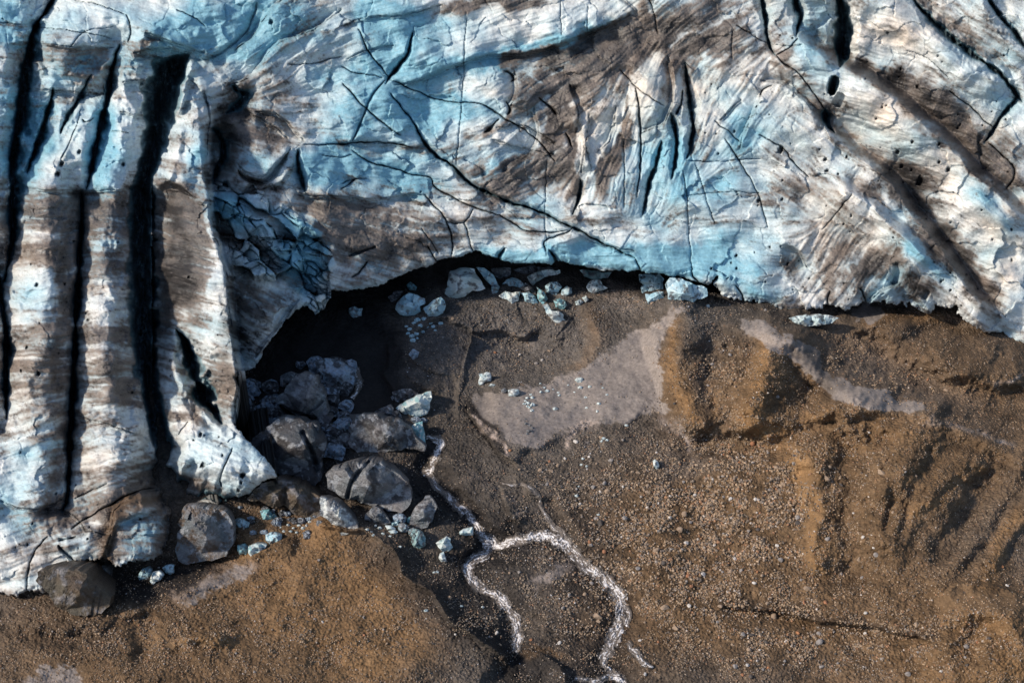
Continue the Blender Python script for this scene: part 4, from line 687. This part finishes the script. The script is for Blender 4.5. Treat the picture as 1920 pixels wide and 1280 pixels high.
    g = fbm(ou/(size*.22), ov/(size*.22), 4, sd+40)+.35*fbm(ou/5, ov/5, 2, sd+44)
    m = sst(.70, .25, .5+.75*g+(.5-dirtiness)*.9)*.9
    ice = np.clip(.5+.7*fbm(ou/(size*.5), ov/(size*.5), 3, sd+60), 0, 1)[:, None]
    col = A*(1-.30*ice*np.array([1, .45, .25]))
    col = col*(1-m[:, None]) + S*m[:, None]
    if not clean:                                             # crushed ice caught on the block, and layered dirt
        lay_ = fbm((ou*.8+ov*.6)/(size*.5), (ov*.8-ou*.6)/(size*.06), 3, sd+80); col = col*(1+.35*lay_)[:, None].clip(.4, 1.7)
        fz = sst(.18, .42, fbm(ou/(size*.2), ov/(size*.2), 4, sd+90, .65)-.1+.25*dirtiness*(tint == 'frost'))*(.0 if tint == 'brown' else .62)
        col = col*(1-fz[:, None]) + np.array([.40, .43, .47])*fz[:, None]
    cols = np.vstack([col, np.tile(A*.55, (nl, 1)), np.tile(A*.4, (nl, 1)), A[None]*.4])
    return link(name, add_mesh(name, allv, [q.astype(np.int32) for q in Q], cols, mat=M_CLEAR if clean else M_BLOCK, smooth_shade=clean and size > 14), label=label, cat=cat, group=group)
GB, GC = 'fallen ice blocks below the left icefall', 'broken ice blocks under the central ice front'
# the heap at the mouth of the cave
block('tall grey ice block with a sharp right edge at the cave mouth', "569,698 593,704 604,728 612,765 622,815 606,808 591,786 545,773 527,758 514,752 534,730 549,708", 'grey', [(575, 735, .8), (600, 775, .9), (545, 750, .6), (588, 712, .5)], 'slate', .35, GB, slots=[('527,762 545,772 590,786', 6, .4)])
block('large dark grey ice block split by a black slot, lowest of the cave heap', "471,828 517,787 532,781 563,784 593,795 608,826 610,837 604,859 602,900 589,913 563,911 527,894 484,850", 'slate', [(540, 805, .9), (580, 820, 1.0), (575, 870, .9), (520, 850, .6), (592, 858, .5), (572, 838, .7)], 'dark', .45, GB, slots=[('568,811 578,832 590,862 597,880', 7, .5)])
block('long black ice slab with a pale crest and a teal right end', "655,780 681,776 700,777 730,785 755,793 772,805 781,822 799,837 797,846 768,842 713,846 670,848 656,837", 'grey', [(668, 790, .95), (700, 792, 1.0), (730, 803, 1.0), (755, 812, .9), (778, 832, .4)], 'dark', .55, GB, creases=[(0, 1), (1, 2)])
block('teal ice stub standing on the right end of the long black slab', "768,802 776,795 792,790 795,808 797,822 800,838 782,834 770,818", 'teal', None, 'pale', .3, GB)
block('pale creased ice block leaning beside the gravel edge', "742,765 760,752 781,741 800,735 808,734 810,747 806,765 801,776 786,781 770,779 757,776", 'pale', [(765, 762, .7), (785, 752, .9), (797, 760, .6)], 'teal', .25, GB)
block('small pointed grey ice wedge behind the long black slab', "701,773 718,764 731,758 738,765 736,778 733,785 715,781", 'grey', None, 'slate', .4, GB)
block('small dark ice lump between the pointed wedge and the pale creased block', "735,771 746,769 752,777 755,786 750,791 738,784", 'slate', None, 'dark', .3, GB)
block('smooth grey ice hump at the back of the cave heap', "735,735 752,730 778,734 790,742 765,752 744,752", 'slate', None, 'dark', .4, GB)
block('frosted blue ice mass behind the tall grey block', "590,678 612,672 640,680 655,690 668,694 664,712 660,732 650,738 640,730 620,724 606,712", 'frost', None, 'dark', .45, GB)
block('blue white rubble lump on the left of the cave heap', "472,808 490,790 512,784 527,786 505,800 485,812 474,815", 'frost', None, 'grey', .2, GB)
block('bluish block wedged above the large dark split block', "490,768 505,760 522,762 535,776 530,784 510,783 495,784", 'frost', None, 'slate', .45, GB)
block('dark frosted slab against the fin wall left of the cave heap', "446,770 455,740 468,748 480,770 476,800 460,808 448,795", 'dark', None, 'frost', .3, GB)
block('small blue ice chip below the tall grey block', "610,828 620,825 627,834 620,842 611,838", 'blue', None, 'teal', .1, GB)
block('flat pale ice chip right of the large dark split block', "622,838 632,834 640,840 634,845 624,844", 'pale', None, 'teal', .1, GB)
block('teal ice lump left of the long black slab', "630,800 645,790 655,792 656,812 648,822 634,812", 'frost', None, 'teal', .2, GB)
block('big two-part ice boulder with pale top and shadowed brown front', "610,890 622,878 645,870 668,864 676,868 690,861 700,866 715,868 732,880 750,890 765,904 770,920 769,945 752,962 735,958 712,955 690,945 660,938 640,932 614,915", 'grey', [(625, 905, .8), (645, 915, .8), (655, 905, .35), (668, 900, .3), (662, 912, .8), (690, 912, 1.0), (715, 920, 1.05), (738, 925, .95), (748, 905, .75), (690, 885, .75), (640, 890, .6)], 'dark', .22, GB, height=.6, slots=[('692,864 680,880 664,895 656,915 652,930', 6, .28)])
block('grey ice boulder with a teal shaded right side, beside the stream bank', "768,982 770,968 785,945 797,931 806,930 812,936 820,950 813,970 802,988 790,991 778,988", 'grey', [(790, 955, .9), (800, 965, .8), (785, 975, .7)], 'slate', .25, GB)
block('flat topped grey ice piece in front of the big two-part boulder', "683,974 692,958 703,949 715,957 728,972 733,980 720,983 700,982", 'grey', None, 'slate', .2, GB)
block('small lilac ice piece between two grey boulders', "735,968 748,962 762,970 760,978 748,981 737,978", 'frost', None, 'slate', .35, GB)
block('small teal ice cube touching the grey boulder', "762,972 770,968 774,975 768,981 762,978", 'teal', None, 'grey', .2, GB, tgt=2)
block('bluish slab under the lilac ice piece', "732,980 748,976 747,986 736,985", 'blue', None, 'teal', .2, GB)
block('smooth white ice pebble, upper of a pair by the mound', "722,985 733,985 742,991 740,995 726,993", 'pale', None, 'blue', .05, GB)
block('smooth white ice pebble, lower of a pair by the mound', "728,995 740,993 746,997 742,1001 731,999", 'pale', None, 'blue', .05, GB)
block('pitted grey blue ice lump right of the white pair', "747,982 757,980 767,988 764,997 750,998 746,990", 'grey', None, 'blue', .3, GB)
block('clear greenish ice ring resting by the mound edge', "770,998 778,992 792,998 798,1010 797,1024 788,1029 775,1027 771,1015", 'clear', None, 'slate', .45, GB)
block('frosty round ice lump behind the clear ring', "765,992 775,989 783,994 780,1002 770,1006 766,1000", 'grey', None, 'teal', .3, GB)
block('pale green flat ice piece alone on the dark flat', "817,1018 828,1012 837,1006 845,1010 844,1017 849,1026 842,1033 830,1034 822,1026", 'pale', None, 'clear', .3, GB)
block('small upright whitish ice piece below the pale green one', "824,1038 832,1034 835,1044 838,1053 828,1054 822,1046", 'pale', None, 'grey', .3, GB)
block('low teal white ice piece at the stream edge', "861,997 868,992 878,990 887,988 887,1003 872,1004 862,1002", 'pale', None, 'teal', .2, GB)
block('dirty brown ice ridge lying behind the orange mound', "463,935 490,906 520,896 545,903 560,910 590,925 615,938 600,972 590,974 555,966 540,952 500,946", 'brown', [(510, 918, .7), (560, 932, .8), (590, 948, .6)], 'grey', .3, GB, name='dirty_ice_block')
block('streaked whitish ice slab tapering onto the orange mound', "600,932 622,938 640,950 658,968 672,990 656,998 640,1003 628,990 612,972 600,965", 'grey', [(625, 958, .6), (648, 985, .5)], 'pale', .5, GB)
block('small teal ice slab tucked under the dirty brown ridge', "487,958 505,955 520,970 512,974 492,974", 'teal', None, 'grey', .2, GB)
block('thin blue ice plate in the hollow under the fin', "438,976 455,973 468,980 466,988 446,988", 'blue', None, 'slate', .3, GB)
block('pale blue ice plate on the dark rubble below the ridge', "498,1002 515,998 528,1002 526,1016 506,1020 498,1012", 'blue', None, 'grey', .3, GB)
block('dark teal ice piece beside the rounded serac', "445,1022 458,1019 466,1026 463,1040 449,1040", 'teal', None, 'slate', .35, GB)
block('pale facetted ice wedge beside the dark teal piece', "466,1024 480,1019 500,1022 495,1032 470,1043 465,1036", 'pale', None, 'teal', .3, GB)
block('left blue ice chip of three in the shaded hollow', "258,1080 266,1066 278,1062 285,1070 280,1086 262,1088", 'blue', None, 'slate', .3, GB)
block('middle and brightest ice chip of three in the shaded hollow', "286,1072 298,1070 307,1078 300,1088 287,1096 281,1090", 'pale', None, 'blue', .2, GB)
block('right blue ice chip of three in the shaded hollow', "304,1064 318,1058 326,1060 326,1074 318,1078 308,1072", 'blue', None, 'slate', .2, GB)
block('rounded grey ice serac standing free at the foot of the icefall', "332,1010 336,975 345,949 365,947 385,951 405,953 422,958 434,975 438,995 437,1020 425,1042 405,1048 380,1052 350,1058 334,1050 328,1032", 'grey', [(365, 975, .8), (400, 980, .8), (415, 1015, .9), (370, 1025, .9), (345, 1010, .5)], 'brown', .35, GB, name='ice_serac', cat='serac', height=.5)
block('brown dirt covered ice boulder at the foot of the glacier', "72,1095 70,1072 90,1068 120,1066 145,1068 165,1078 178,1095 195,1108 208,1120 205,1136 190,1150 160,1156 130,1150 103,1136 92,1112", 'brown', [(105, 1085, .7), (140, 1090, .9), (155, 1120, .9), (185, 1125, .6)], 'grey', .25, GB, name='dirty_ice_block')
block('grey ice slab leaning behind the dirt covered boulder', "152,1066 175,1062 198,1064 208,1076 206,1094 192,1100 172,1086", 'grey', None, 'slate', .4, GB)
rh = np.random.default_rng(41)
for k in range(120):
    x, y = [(rh.uniform(452, 520), rh.uniform(720, 800)), (rh.uniform(600, 660), rh.uniform(720, 850)), (rh.uniform(540, 660), rh.uniform(680, 740)), (rh.uniform(730, 800), rh.uniform(745, 800)), (rh.uniform(445, 610), rh.uniform(950, 1010))][k % 5]
    q = rh.uniform(8, 20) if k % 5 < 3 else rh.uniform(4, 8); n = 8; a0 = rh.uniform(0, 6)
    pts = " ".join("%.1f,%.1f" % (x+q*1.2*rh.uniform(.7, 1.2)*math.cos(a0+j*2*math.pi/n), y+q*.85*rh.uniform(.7, 1.2)*math.sin(a0+j*2*math.pi/n)) for j in range(n))
    tn = ['frost', 'slate', 'dark', 'frost', 'grey'][int(rh.integers(5))]
    lb = ['jagged %s ice fragment packed left of the tall grey block', '%s ice fragment in the gap beside the long black slab', '%s ice fragment frosted onto the back of the cave heap', 'small %s ice fragment under the pale creased block', 'small %s ice fragment in the hollow below the dirty ridge'][k % 5] % {'frost': 'bluish', 'slate': 'slate grey', 'dark': 'black', 'grey': 'grey'}[tn]
    block(lb, pts, tn, None, 'slate' if tn != 'slate' else 'frost', .35, lb+'s', name='ice_fragment', cat='ice fragment')
# under the central front
block('largest pale ice block under the central front, its face crossed by one seam', "834,551 838,530 844,508 862,502 889,504 903,528 910,541 886,545 872,556 858,560 844,559", 'pale', [(855, 520, .8), (885, 520, .8), (880, 538, .5), (855, 545, .8)], 'grey', .2, GC)
block('tall narrow ice block against the largest pale block', "893,501 908,502 920,511 930,525 937,538 934,548 923,551 921,535 903,514", 'blue', None, 'grey', .3, GC)
block('grey ice block tucked under the front behind the narrow one', "920,504 940,501 958,503 958,514 937,523 925,514", 'grey', None, 'slate', .3, GC)
block('long bright curved ice slab jutting from the front', "988,519 1000,512 1022,506 1050,505 1051,512 1030,517 1015,524 999,536", 'pale', None, 'teal', .08, GC)
block('grey roof slab above the bright curved slab', "962,506 985,501 1015,501 1046,502 1022,507 1000,512 985,514", 'grey', None, 'pale', .4, GC)
block('small tent shaped ice block with a dark hollow below', "941,533 950,524 961,520 975,525 982,532 981,540 962,536", 'blue', None, 'pale', .2, GC)
block('dark blue ice lump right of the tent shaped block', "975,540 985,530 1000,540 1005,552 990,552", 'slate', None, 'teal', .3, GC)
block('white notched ice block low on the gravel', "935,555 947,546 960,549 976,547 972,564 965,566 960,570 951,562", 'pale', None, 'blue', .15, GC)
block('pitted blue ice block beside the white notched one', "976,549 992,547 1004,556 1010,570 998,569 984,565", 'blue', None, 'pale', .2, GC)
block('teal ice block wedged in the middle of the collapse', "1006,538 1020,546 1028,560 1018,571 1008,560", 'teal', None, 'blue', .3, GC)
block('clear blue ice chunk high in the collapse', "1022,536 1032,529 1046,528 1054,538 1044,553 1024,549", 'blue', None, 'teal', .35, GC)
block('blue ice chunk right of the clear one', "1053,544 1062,536 1072,540 1073,550 1062,556 1052,552", 'blue', None, 'slate', .25, GC)
block('rounded teal ice chunk low in the collapse', "1037,563 1050,559 1060,564 1064,574 1056,581 1042,577", 'teal', None, 'pale', .3, GC)
block('jagged white ice shard at the foot of the collapse', "1017,572 1027,570 1034,582 1048,583 1057,590 1056,597 1064,604 1044,606 1030,594", 'pale', None, 'grey', .1, GC)
block('small grey chip on the gravel right of the collapse', "1078,566 1088,560 1094,566 1088,573 1080,572", 'pale', None, 'grey', .3, GC)
block('small white chip beside the brown bank', "1091,558 1099,554 1104,562 1098,568", 'pale', None, 'grey', .2, GC)
block('round pale ice boulder alone between the two collapses', "1099,538 1108,526 1126,525 1140,540 1131,544 1114,551 1103,546", 'pale', None, 'teal', .25, GC)
block('dull translucent ice slab under the blue brow', "1086,506 1120,507 1147,510 1140,521 1114,525 1095,518", 'clear', None, 'slate', .3, GC)
block('squarish blue ice block with notched sides under the right brow', "1198,514 1216,513 1236,513 1245,522 1243,543 1229,545 1204,550 1202,539 1208,535 1199,528", 'blue', None, 'pale', .12, GC)
block('small square ice block below the notched blue one', "1210,551 1228,548 1244,547 1245,564 1230,567 1216,571", 'blue', None, 'pale', .1, GC)
block('broad blue ice block with a facetted right end', "1248,534 1257,521 1278,522 1295,529 1308,536 1325,540 1327,555 1315,561 1284,562 1253,561", 'blue', None, 'pale', .15, GC)
block('large blue white ice boulder in the dark left of the collapse', "741,580 745,566 755,556 766,549 782,553 796,560 798,569 787,574 789,584 769,592 750,590", 'blue', None, 'pale', .2, GC)
block('blue ice boulder with a bright lower face beside the large one', "793,577 808,566 827,557 836,572 831,587 817,594 803,593", 'blue', None, 'teal', .25, GC)
block('dim flat ice piece behind the large blue white boulder', "727,556 745,545 757,545 748,559 734,567", 'slate', None, 'blue', .3, GC)
block('dim ice piece deep in the dark above the large boulder', "762,534 769,528 782,538 779,546 767,544", 'teal', None, 'slate', .3, GC)
block('faint blue ice lump deepest inside the cave', "653,578 664,574 680,578 678,592 662,597 654,588", 'blue', None, 'slate', .4, GC)
block('white triangular ice chip alone on the grey ledge', "766,664 774,653 786,660 783,670 774,675", 'frost', None, 'pale', .1, GC)
block('pale green ice cube on the rim of the silt slab', "897,700 920,699 921,714 908,717 906,722 897,721", 'pale', None, 'teal', .15, GC)
block('thin ice flake at the foot of the pale green cube', "920,719 930,721 926,725 916,724", 'pale', None, 'grey', .2, GC)
block('rounded grey ice lump, largest on the silt slab', "952,731 962,729 973,730 974,738 966,744 954,743", 'pale', None, 'grey', .35, GC)
block('grey ice lump left of the largest one on the silt slab', "939,730 946,727 951,732 947,738 941,736", 'grey', None, 'pale', .3, GC)
block('lone upright white ice chip on the brown gravel', "1224,864 1228,861 1233,864 1237,873 1232,881 1226,876", 'pale', None, 'teal', .1, GC)
block('white ice lens with dark ends below the right front', "1480,597 1497,592 1530,590 1560,592 1573,596 1560,606 1535,611 1505,610 1488,604", 'pale', [(1505, 600, .7), (1535, 600, .6)], 'slate', .28, GC)
# little chips: rubble left of the collapse, chips on the silt slab, chips by the mound
CH = []
for s, gname, where in (("782,600,6 795,598,5 806,604,5 812,612,4 800,612,4 820,598,6 826,606,5 788,611,5 776,606,4 793,622,4 816,620,3", 'ice rubble under the blue boulders', 'small blue ice chip in the rubble under the blue boulders'),
    ("765,625,4 772,630,5 780,626,5 786,620,4 774,638,5 768,617,4 782,634,3 762,612,3", 'ice rubble on the ledge edge', 'small grey blue ice chip in the rubble at the ledge edge'),
    ("995,740,3 988,746,3 998,745,4 990,756,4 999,759,5 985,752,3 993,764,3 983,757,3 997,770,4 989,762,3", 'ice chips below the grey lump on the silt', 'small white ice chip clustered below the grey lump on the silt slab'),
    ("1020,727,3 1014,735,3 1026,733,4 1037,730,2 1047,736,3 1086,712,7 1088,727,5 1106,725,4 1048,741,3 1100,765,3 1123,757,4 1098,745,3 1040,766,5 1013,719,2 1077,735,2 1138,740,3 1130,727,2 1065,722,2 1120,771,3", 'white chips strewn over the silt slab', 'single white ice chip strewn over the silt slab'),
    ("986,794,3 993,797,3 997,802,3 991,808,4 996,807,3 988,813,3 985,786,2 998,811,2", 'ice chips low on the silt slab', 'small pale chip in the lower cluster on the silt slab'),
    ("688,993,4 695,998,4 704,985,3 712,990,4 718,1000,3 731,1005,3 700,1003,3 690,1000,3 814,1073,3 820,1072,3 842,1022,2 750,1025,3 865,1136,3 799,1145,4 905,1138,3", 'white chips on the dark flat by the mound', 'tiny white ice chip on the dark flat beside the orange mound'),
    ("1132,822,4 1138,825,3 1128,827,3 1175,798,4 1081,929,4 1122,965,3 1085,912,2 1090,871,3 1100,874,3 1327,574,4 1093,860,3", 'white chips on the brown gravel', 'tiny white ice chip on the brown gravel flat'),
    ("540,984,3 550,990,3 560,985,3 568,990,4 545,996,3 532,996,3 556,998,3 575,985,3 580,978,3 570,975,2 526,989,2", 'white crumbs below the dirty ridge', 'white ice crumb in the rubble below the dirty brown ridge')):
    for x, y, q in P(s):
        rr2 = np.random.default_rng(int(x*7+y)); n = 7; a0 = rr2.uniform(0, 6)
        pts = " ".join("%.1f,%.1f" % (x+q*1.15*rr2.uniform(.75, 1.15)*math.cos(a0+k*2*math.pi/n), y+q*.85*rr2.uniform(.75, 1.15)*math.sin(a0+k*2*math.pi/n)) for k in range(n))
        block(where, pts, 'pale' if 'white' in where else ('blue' if 'blue' in where else 'grey'), None, 'grey', .15, gname, name='ice_chip', cat='ice chip')

# ------------------------------------------------------------------ meltwater: white streams over the flat
def stream(s, seed, foamy=1.0):
    """a shallow ribbon of silty water lying in its channel, broken into foam where it runs fast"""
    p = smooth(P(s), 10); L = np.r_[0, np.cumsum(np.hypot(*np.diff(p[:, :2], axis=0).T))]; n = int(L[-1]/1.0); t = np.linspace(0, L[-1], n)
    q = np.stack([np.interp(t, L, p[:, k]) for k in range(3)], -1); d = np.gradient(q[:, :2], axis=0); d /= np.hypot(*d.T)[:, None]
    m = 49; a = np.linspace(-1.9, 1.9, m); TT, AA = np.meshgrid(t, a, indexing='ij')
    wv = .82*q[:, 2][:, None]*(1+.5*pn(TT/22, TT*0, seed)); ctr_ = 4*pn(TT/30, TT*0, seed+3)+2*pn(TT/11, TT*0, seed+4)
    u = q[:, 0][:, None]-d[:, 1][:, None]*(AA*wv+ctr_); v = q[:, 1][:, None]+d[:, 0][:, None]*(AA*wv+ctr_)
    rag = fbm(u/9, v/7, 4, seed+5, .65); strk = fbm(TT/16, (AA*wv)/3.4, 3, seed+7)+.8*fbm(u/4.2+v/9, v/3.2-u/12, 4, seed+8, .75)
    body = 1.45-np.abs(AA)+.55*rag; endf = np.minimum(TT, L[-1]-TT)/12; body = np.minimum(body, endf+.25+.4*rag)
    gapn = pn(TT/34, AA*.4, seed+12)+.5*pn(TT/13, AA*.8, seed+13)
    f = (.40-np.abs(AA)**1.4*.75+.85*strk+.55*gapn)*foamy + (foamy-1)*.5
    h = Hat(u.ravel(), v.ravel()).reshape(u.shape) + .05 + .05*np.clip(body, 0, 1) + .07*np.clip(f, 0, 1)
    pos = on_height(u, v, h); foam = sst(.12, .80, f)[..., None]
    bank_ = sst(.75, 1.25, np.abs(AA)+.25*rag)[..., None]; wc = np.array([.15, .128, .112])*(1-bank_)+np.array([.045, .037, .031])*bank_
    col = wc*(1-foam)+np.array([.80, .79, .81])*foam
    keep = body > .18; fm_ = (keep[:-1, :-1].astype(int)+keep[1:, :-1]+keep[1:, 1:]+keep[:-1, 1:]) >= 3
    ix = np.arange(u.size).reshape(u.shape); F = np.stack([ix[:-1, :-1], ix[1:, :-1], ix[1:, 1:], ix[:-1, 1:]], -1)[fm_]
    us, F2 = np.unique(F, return_inverse=True); F2 = F2.reshape(F.shape)
    link('stream', add_mesh('stream', pos.reshape(-1, 3)[us], F2.astype(np.int32), col.reshape(-1, 3)[us], mat=M_WATER), kind='structure')
stream("800,818,5 815,820,9 826,832,10 819,848,10 813,866,9 806,880,9 793,890,7", 1, 1.1)
stream("800,880,6 815,905,7 835,925,8 855,945,8 872,962,9", 12, .78)
stream("862,948,4 880,963,7 892,983,11 905,1005,13 922,1020,15 912,1036,12 893,1042,11 880,1055,10 881,1075,11 893,1093,10 915,1110,10 937,1120,10 955,1140,12 967,1165,12 970,1190,12 966,1222,8", 2, 1.05)
stream("905,1018,9 935,1022,9 960,1014,11 985,1010,11 1010,1003,11 1035,1008,13 1060,1020,14 1080,1042,13 1100,1062,13 1125,1080,13 1145,1098,16 1158,1118,17 1162,1145,15 1160,1170,14 1150,1195,15 1140,1215,13 1134,1240,9 1146,1258,8 1165,1276,9 1178,1300,9", 3, 1.08)
stream("1012,938,4 1022,965,5 1035,985,7 1052,1000,9 1075,1030,8", 4, .6)
stream("940,905,3 965,908,4 985,910,5 1005,922,5 1014,942,4", 5, .55)
stream("1176,1200,4 1182,1215,6 1195,1228,8 1205,1240,7 1225,1250,4", 6, .85); stream("1078,1268,5 1110,1278,7 1140,1268,8 1165,1275,9 1180,1300,8", 7, .9); stream("1168,1130,5 1180,1150,6 1178,1176,4", 8, .8)
stream("640,676,4 660,684,7 672,698,8 670,722,7 660,748,5", 9, 1.0); stream("640,800,4 636,815,6 630,835,4", 10, .75)

# ------------------------------------------------------------------ stones: the larger ones each an object, the fines one gravel sheet
def ico(sub):
    import bmesh
    b = bmesh.new(); bmesh.ops.create_icosphere(b, subdivisions=sub, radius=1.0); v = np.array([q.co[:] for q in b.verts]); f = np.array([[x.index for x in q.verts] for q in b.faces]); b.free(); return v, f
v1, f1_ = ico(1); v2, f2_ = ico(2)
def stone_shape(v, r):
    n = r.normal(size=(7, 3)); n /= np.linalg.norm(n, axis=1)[:, None]; k = r.uniform(.55, .95, 7)
    q = v.copy()
    for a, b in zip(n, k):                                     # knock flats off a ball
        dd = q@a; q = q - np.maximum(dd-b, 0)[:, None]*a
    return q*r.uniform(.75, 1.2, 3)*np.array([1, 1, .75])
STC = {'tan': (.30, .225, .165), 'grey': (.26, .24, .23), 'pale': (.52, .49, .46), 'rust': (.33, .16, .09), 'dark': (.085, .075, .07), 'orange': (.36, .17, .085)}
st_mesh = {}
rs = np.random.default_rng(77)
for cn, cc in STC.items():
    for k in range(4):
        q = stone_shape(v2, rs); st_mesh[cn, k] = add_mesh('stone', q, f2_.astype(np.int32), np.array(cc)*(1+.25*fbm(q[:, 0]*2, q[:, 1]*2+q[:, 2], 2, k))[:, None], mat=M_STONE, smooth_shade=False)
def dens(x, y):
    """how stony the ground is"""
    d = .12
    d += 1.0*math.exp(-((x-1270)/230)**2-((y-1010)/170)**2) + .7*math.exp(-((x-1420)/200)**2-((y-920)/120)**2) + .7*math.exp(-((x-1540)/260)**2-((y-1200)/80)**2)
    d += .5*math.exp(-((x-1360)/80)**2-((y-690)/90)**2) + .35*math.exp(-((x-950)/120)**2-((y-640)/60)**2) + .5*math.exp(-((x-1200)/140)**2-((y-565)/26)**2) + .35*math.exp(-((x-1060)/60)**2-((y-900)/60)**2)
    d += .45*math.exp(-((x-1640)/120)**2-((y-720)/60)**2) + .4*math.exp(-((x-1850)/90)**2-((y-1170)/80)**2) + .45*math.exp(-((x-180)/200)**2-((y-1200)/60)**2) + .45*math.exp(-((x-560)/260)**2-((y-1190)/90)**2) + .4*math.exp(-((x-1010)/140)**2-((y-1130)/80)**2)
    return d
SI = lambda x, y: silt[np.clip(np.searchsorted(gv, y), 0, nvg-1), np.clip(np.searchsorted(gu, x), 0, nug-1)]
def on_ice(x, y):
    j = np.clip(np.searchsorted(iv, y), 0, nvi-1); i = np.clip(np.searchsorted(iu, x), 0, nui-1); return ins[j, i] & (np.asarray(y) < 1174)
WHERE = [((1000, 0, 1380, 900), 'gravel flat below the silt slab'), ((1380, 0, 2000, 900), 'hillside right of the pale silt ribbon'), ((1240, 900, 1480, 1300), 'coarse gravel slope left of the orange bank'), ((1480, 900, 2000, 1135), 'rilled slope right of the orange bank'), ((1480, 1135, 2000, 1300), 'gravel below the dark crack at lower right'), ((860, 900, 1240, 1300), 'gravel between and beside the white streams'), ((0, 900, 860, 1300), 'orange mound in the lower left'), ((0, 0, 1000, 900), 'grey gravel ledge under the ice front')]
def place_where(x, y):
    for (a, b, c, d), t in WHERE:
        if a <= x < c and b <= y < d: return t
    return 'bare ground'
spots = [(957, 845, 4, 'orange'), (1440, 1252, 4.2, 'orange'), (1386, 868, 4, 'orange'), (1392, 1265, 3.5, 'rust'), (1496, 1186, 4, 'orange'), (1548, 1130, 5, 'rust'), (1318, 1077, 5.5, 'pale'), (1292, 1136, 4.5, 'pale'), (1618, 1008, 5, 'pale'), (1638, 1027, 3.5, 'pale'), (1414, 1093, 4, 'pale'), (1393, 1190, 5, 'grey'), (1622, 1188, 4.5, 'pale'), (1508, 1130, 5, 'rust'), (1420, 1072, 3.5, 'orange'), (1290, 1080, 5, 'rust'), (1463, 1050, 5, 'grey'), (1879, 1063, 4, 'orange'), (1170, 1110, 5, 'tan'), (1108, 980, 4, 'tan'), (1049, 1205, 4, 'pale'), (1196, 1066, 5, 'grey'), (1600, 962, 3, 'pale'), (1445, 1120, 3, 'tan')]
tries = 0
for _ in range(14):
    spots.append((rs.uniform(1080, 1720), rs.uniform(880, 1250), rs.uniform(5.5, 8.5), ['grey', 'tan', 'dark', 'tan'][int(rs.integers(4))]))
while len(spots) < 290 and tries < 60000:
    tries += 1; x, y = rs.uniform(20, 1905), rs.uniform(560, 1270)
    if rs.random() > dens(x, y)*.7 or on_ice(x, y) or SI(x, y) > .4: continue
    if any(abs(x-a)+abs(y-b) < 9 for a, b, _, _ in spots): continue
    if 560 < x < 790 and y < 1010: continue
    spots.append((x, y, 3.0+2.8*rs.random()**2.0 if x > 800 else 2.2+rs.random()*1.2, rs.choice(['tan', 'grey', 'pale', 'rust', 'dark'], p=[.46, .28, .12, .05, .09])))
ADJ = {'tan': 'tan brown', 'grey': 'grey', 'pale': 'pale whitish', 'rust': 'reddish rust coloured', 'dark': 'dark brown', 'orange': 'bright orange'}
for x, y, r, cn in spots:
    z = float(Hat(np.array([x]), np.array([y]))[0]); p = on_height(np.array([x]), np.array([y]), z)[0]; m = np.hypot(p[1], p[2]-CAMZ)*2*TH/1920*CP**0
    wt = place_where(x, y); lb = '%s stone among many on the %s' % (ADJ[cn], wt)
    o = link('stone', st_mesh[cn, int(rs.integers(4))], label=lb, cat='stone', group='%s stones on the %s' % (ADJ[cn], wt))
    o.location = (p[0], p[1], z+r*m*.25); o.scale = (r*m,)*3; o.rotation_euler = (rs.normal(0, .3), rs.normal(0, .3), rs.uniform(0, 6.28))
# the fines: one sheet of tens of thousands of small stones
NG = 90000
x = rs.uniform(-20, 1940, NG*4); y = rs.uniform(540, 1300, NG*4)
dn = np.vectorize(dens)(x, y); n_ = fbm(x/45, y/34, 3, 900); keep = (rs.random(len(x)) < np.clip(dn*.5+.16, 0, 1)*np.clip(.55+1.2*n_, .05, 1.6)) & ~on_ice(x, y) & (rs.random(len(x)) > SI(x, y)*.86) & ~((x > 480) & (x < 760) & (y < 800))
x, y = x[keep][:NG], y[keep][:NG]; dn = dn[keep][:NG]; n = len(x)
z = Hat(x, y); p = on_height(x, y, z); m = np.hypot(p[:, 1], p[:, 2]-CAMZ)*2*TH/1920
r = (.8+.5*np.clip(dn, 0, 1.2)+2.0*rs.random(n)**2.4*(.35+.75*np.clip(dn, 0, 1.2)))*m
shp = np.stack([stone_shape(v1, rs) for _ in range(24)]); nv1 = len(v1)
pick = rs.integers(0, 24, n); a = rs.uniform(0, 6.28, n); ca, sa = np.cos(a), np.sin(a); S = shp[pick]
R = np.stack([S[..., 0]*ca[:, None]-S[..., 1]*sa[:, None], S[..., 0]*sa[:, None]+S[..., 1]*ca[:, None], S[..., 2]], -1)*r[:, None, None] + (p+np.array([0, 0, 1])*(r*.25)[:, None])[:, None]
pal = np.array([(.33, .235, .155), (.23, .185, .15), (.40, .30, .21), (.32, .18, .105), (.085, .072, .06), (.52, .46, .41)]); pk = rs.choice(6, n, p=[.42, .24, .12, .09, .11, .02])
RG = np.clip(reg[np.clip(np.searchsorted(gv, y), 0, nvg-1), np.clip(np.searchsorted(gu, x), 0, nug-1)], 0, 1)[:, None]
cols = np.repeat(pal[pk]*rs.uniform(.65, 1.2, (n, 1))*(RG*np.array([1., 1., 1.])+(1-RG)*np.array([.80, .90, 1.05])), nv1, axis=0)
Fg = (f1_[None]+np.arange(n)[:, None, None]*nv1).reshape(-1, 3).astype(np.int32)
link('gravel', add_mesh('gravel', R.reshape(-1, 3), Fg, cols, mat=M_STONE, smooth_shade=False), kind='stuff')
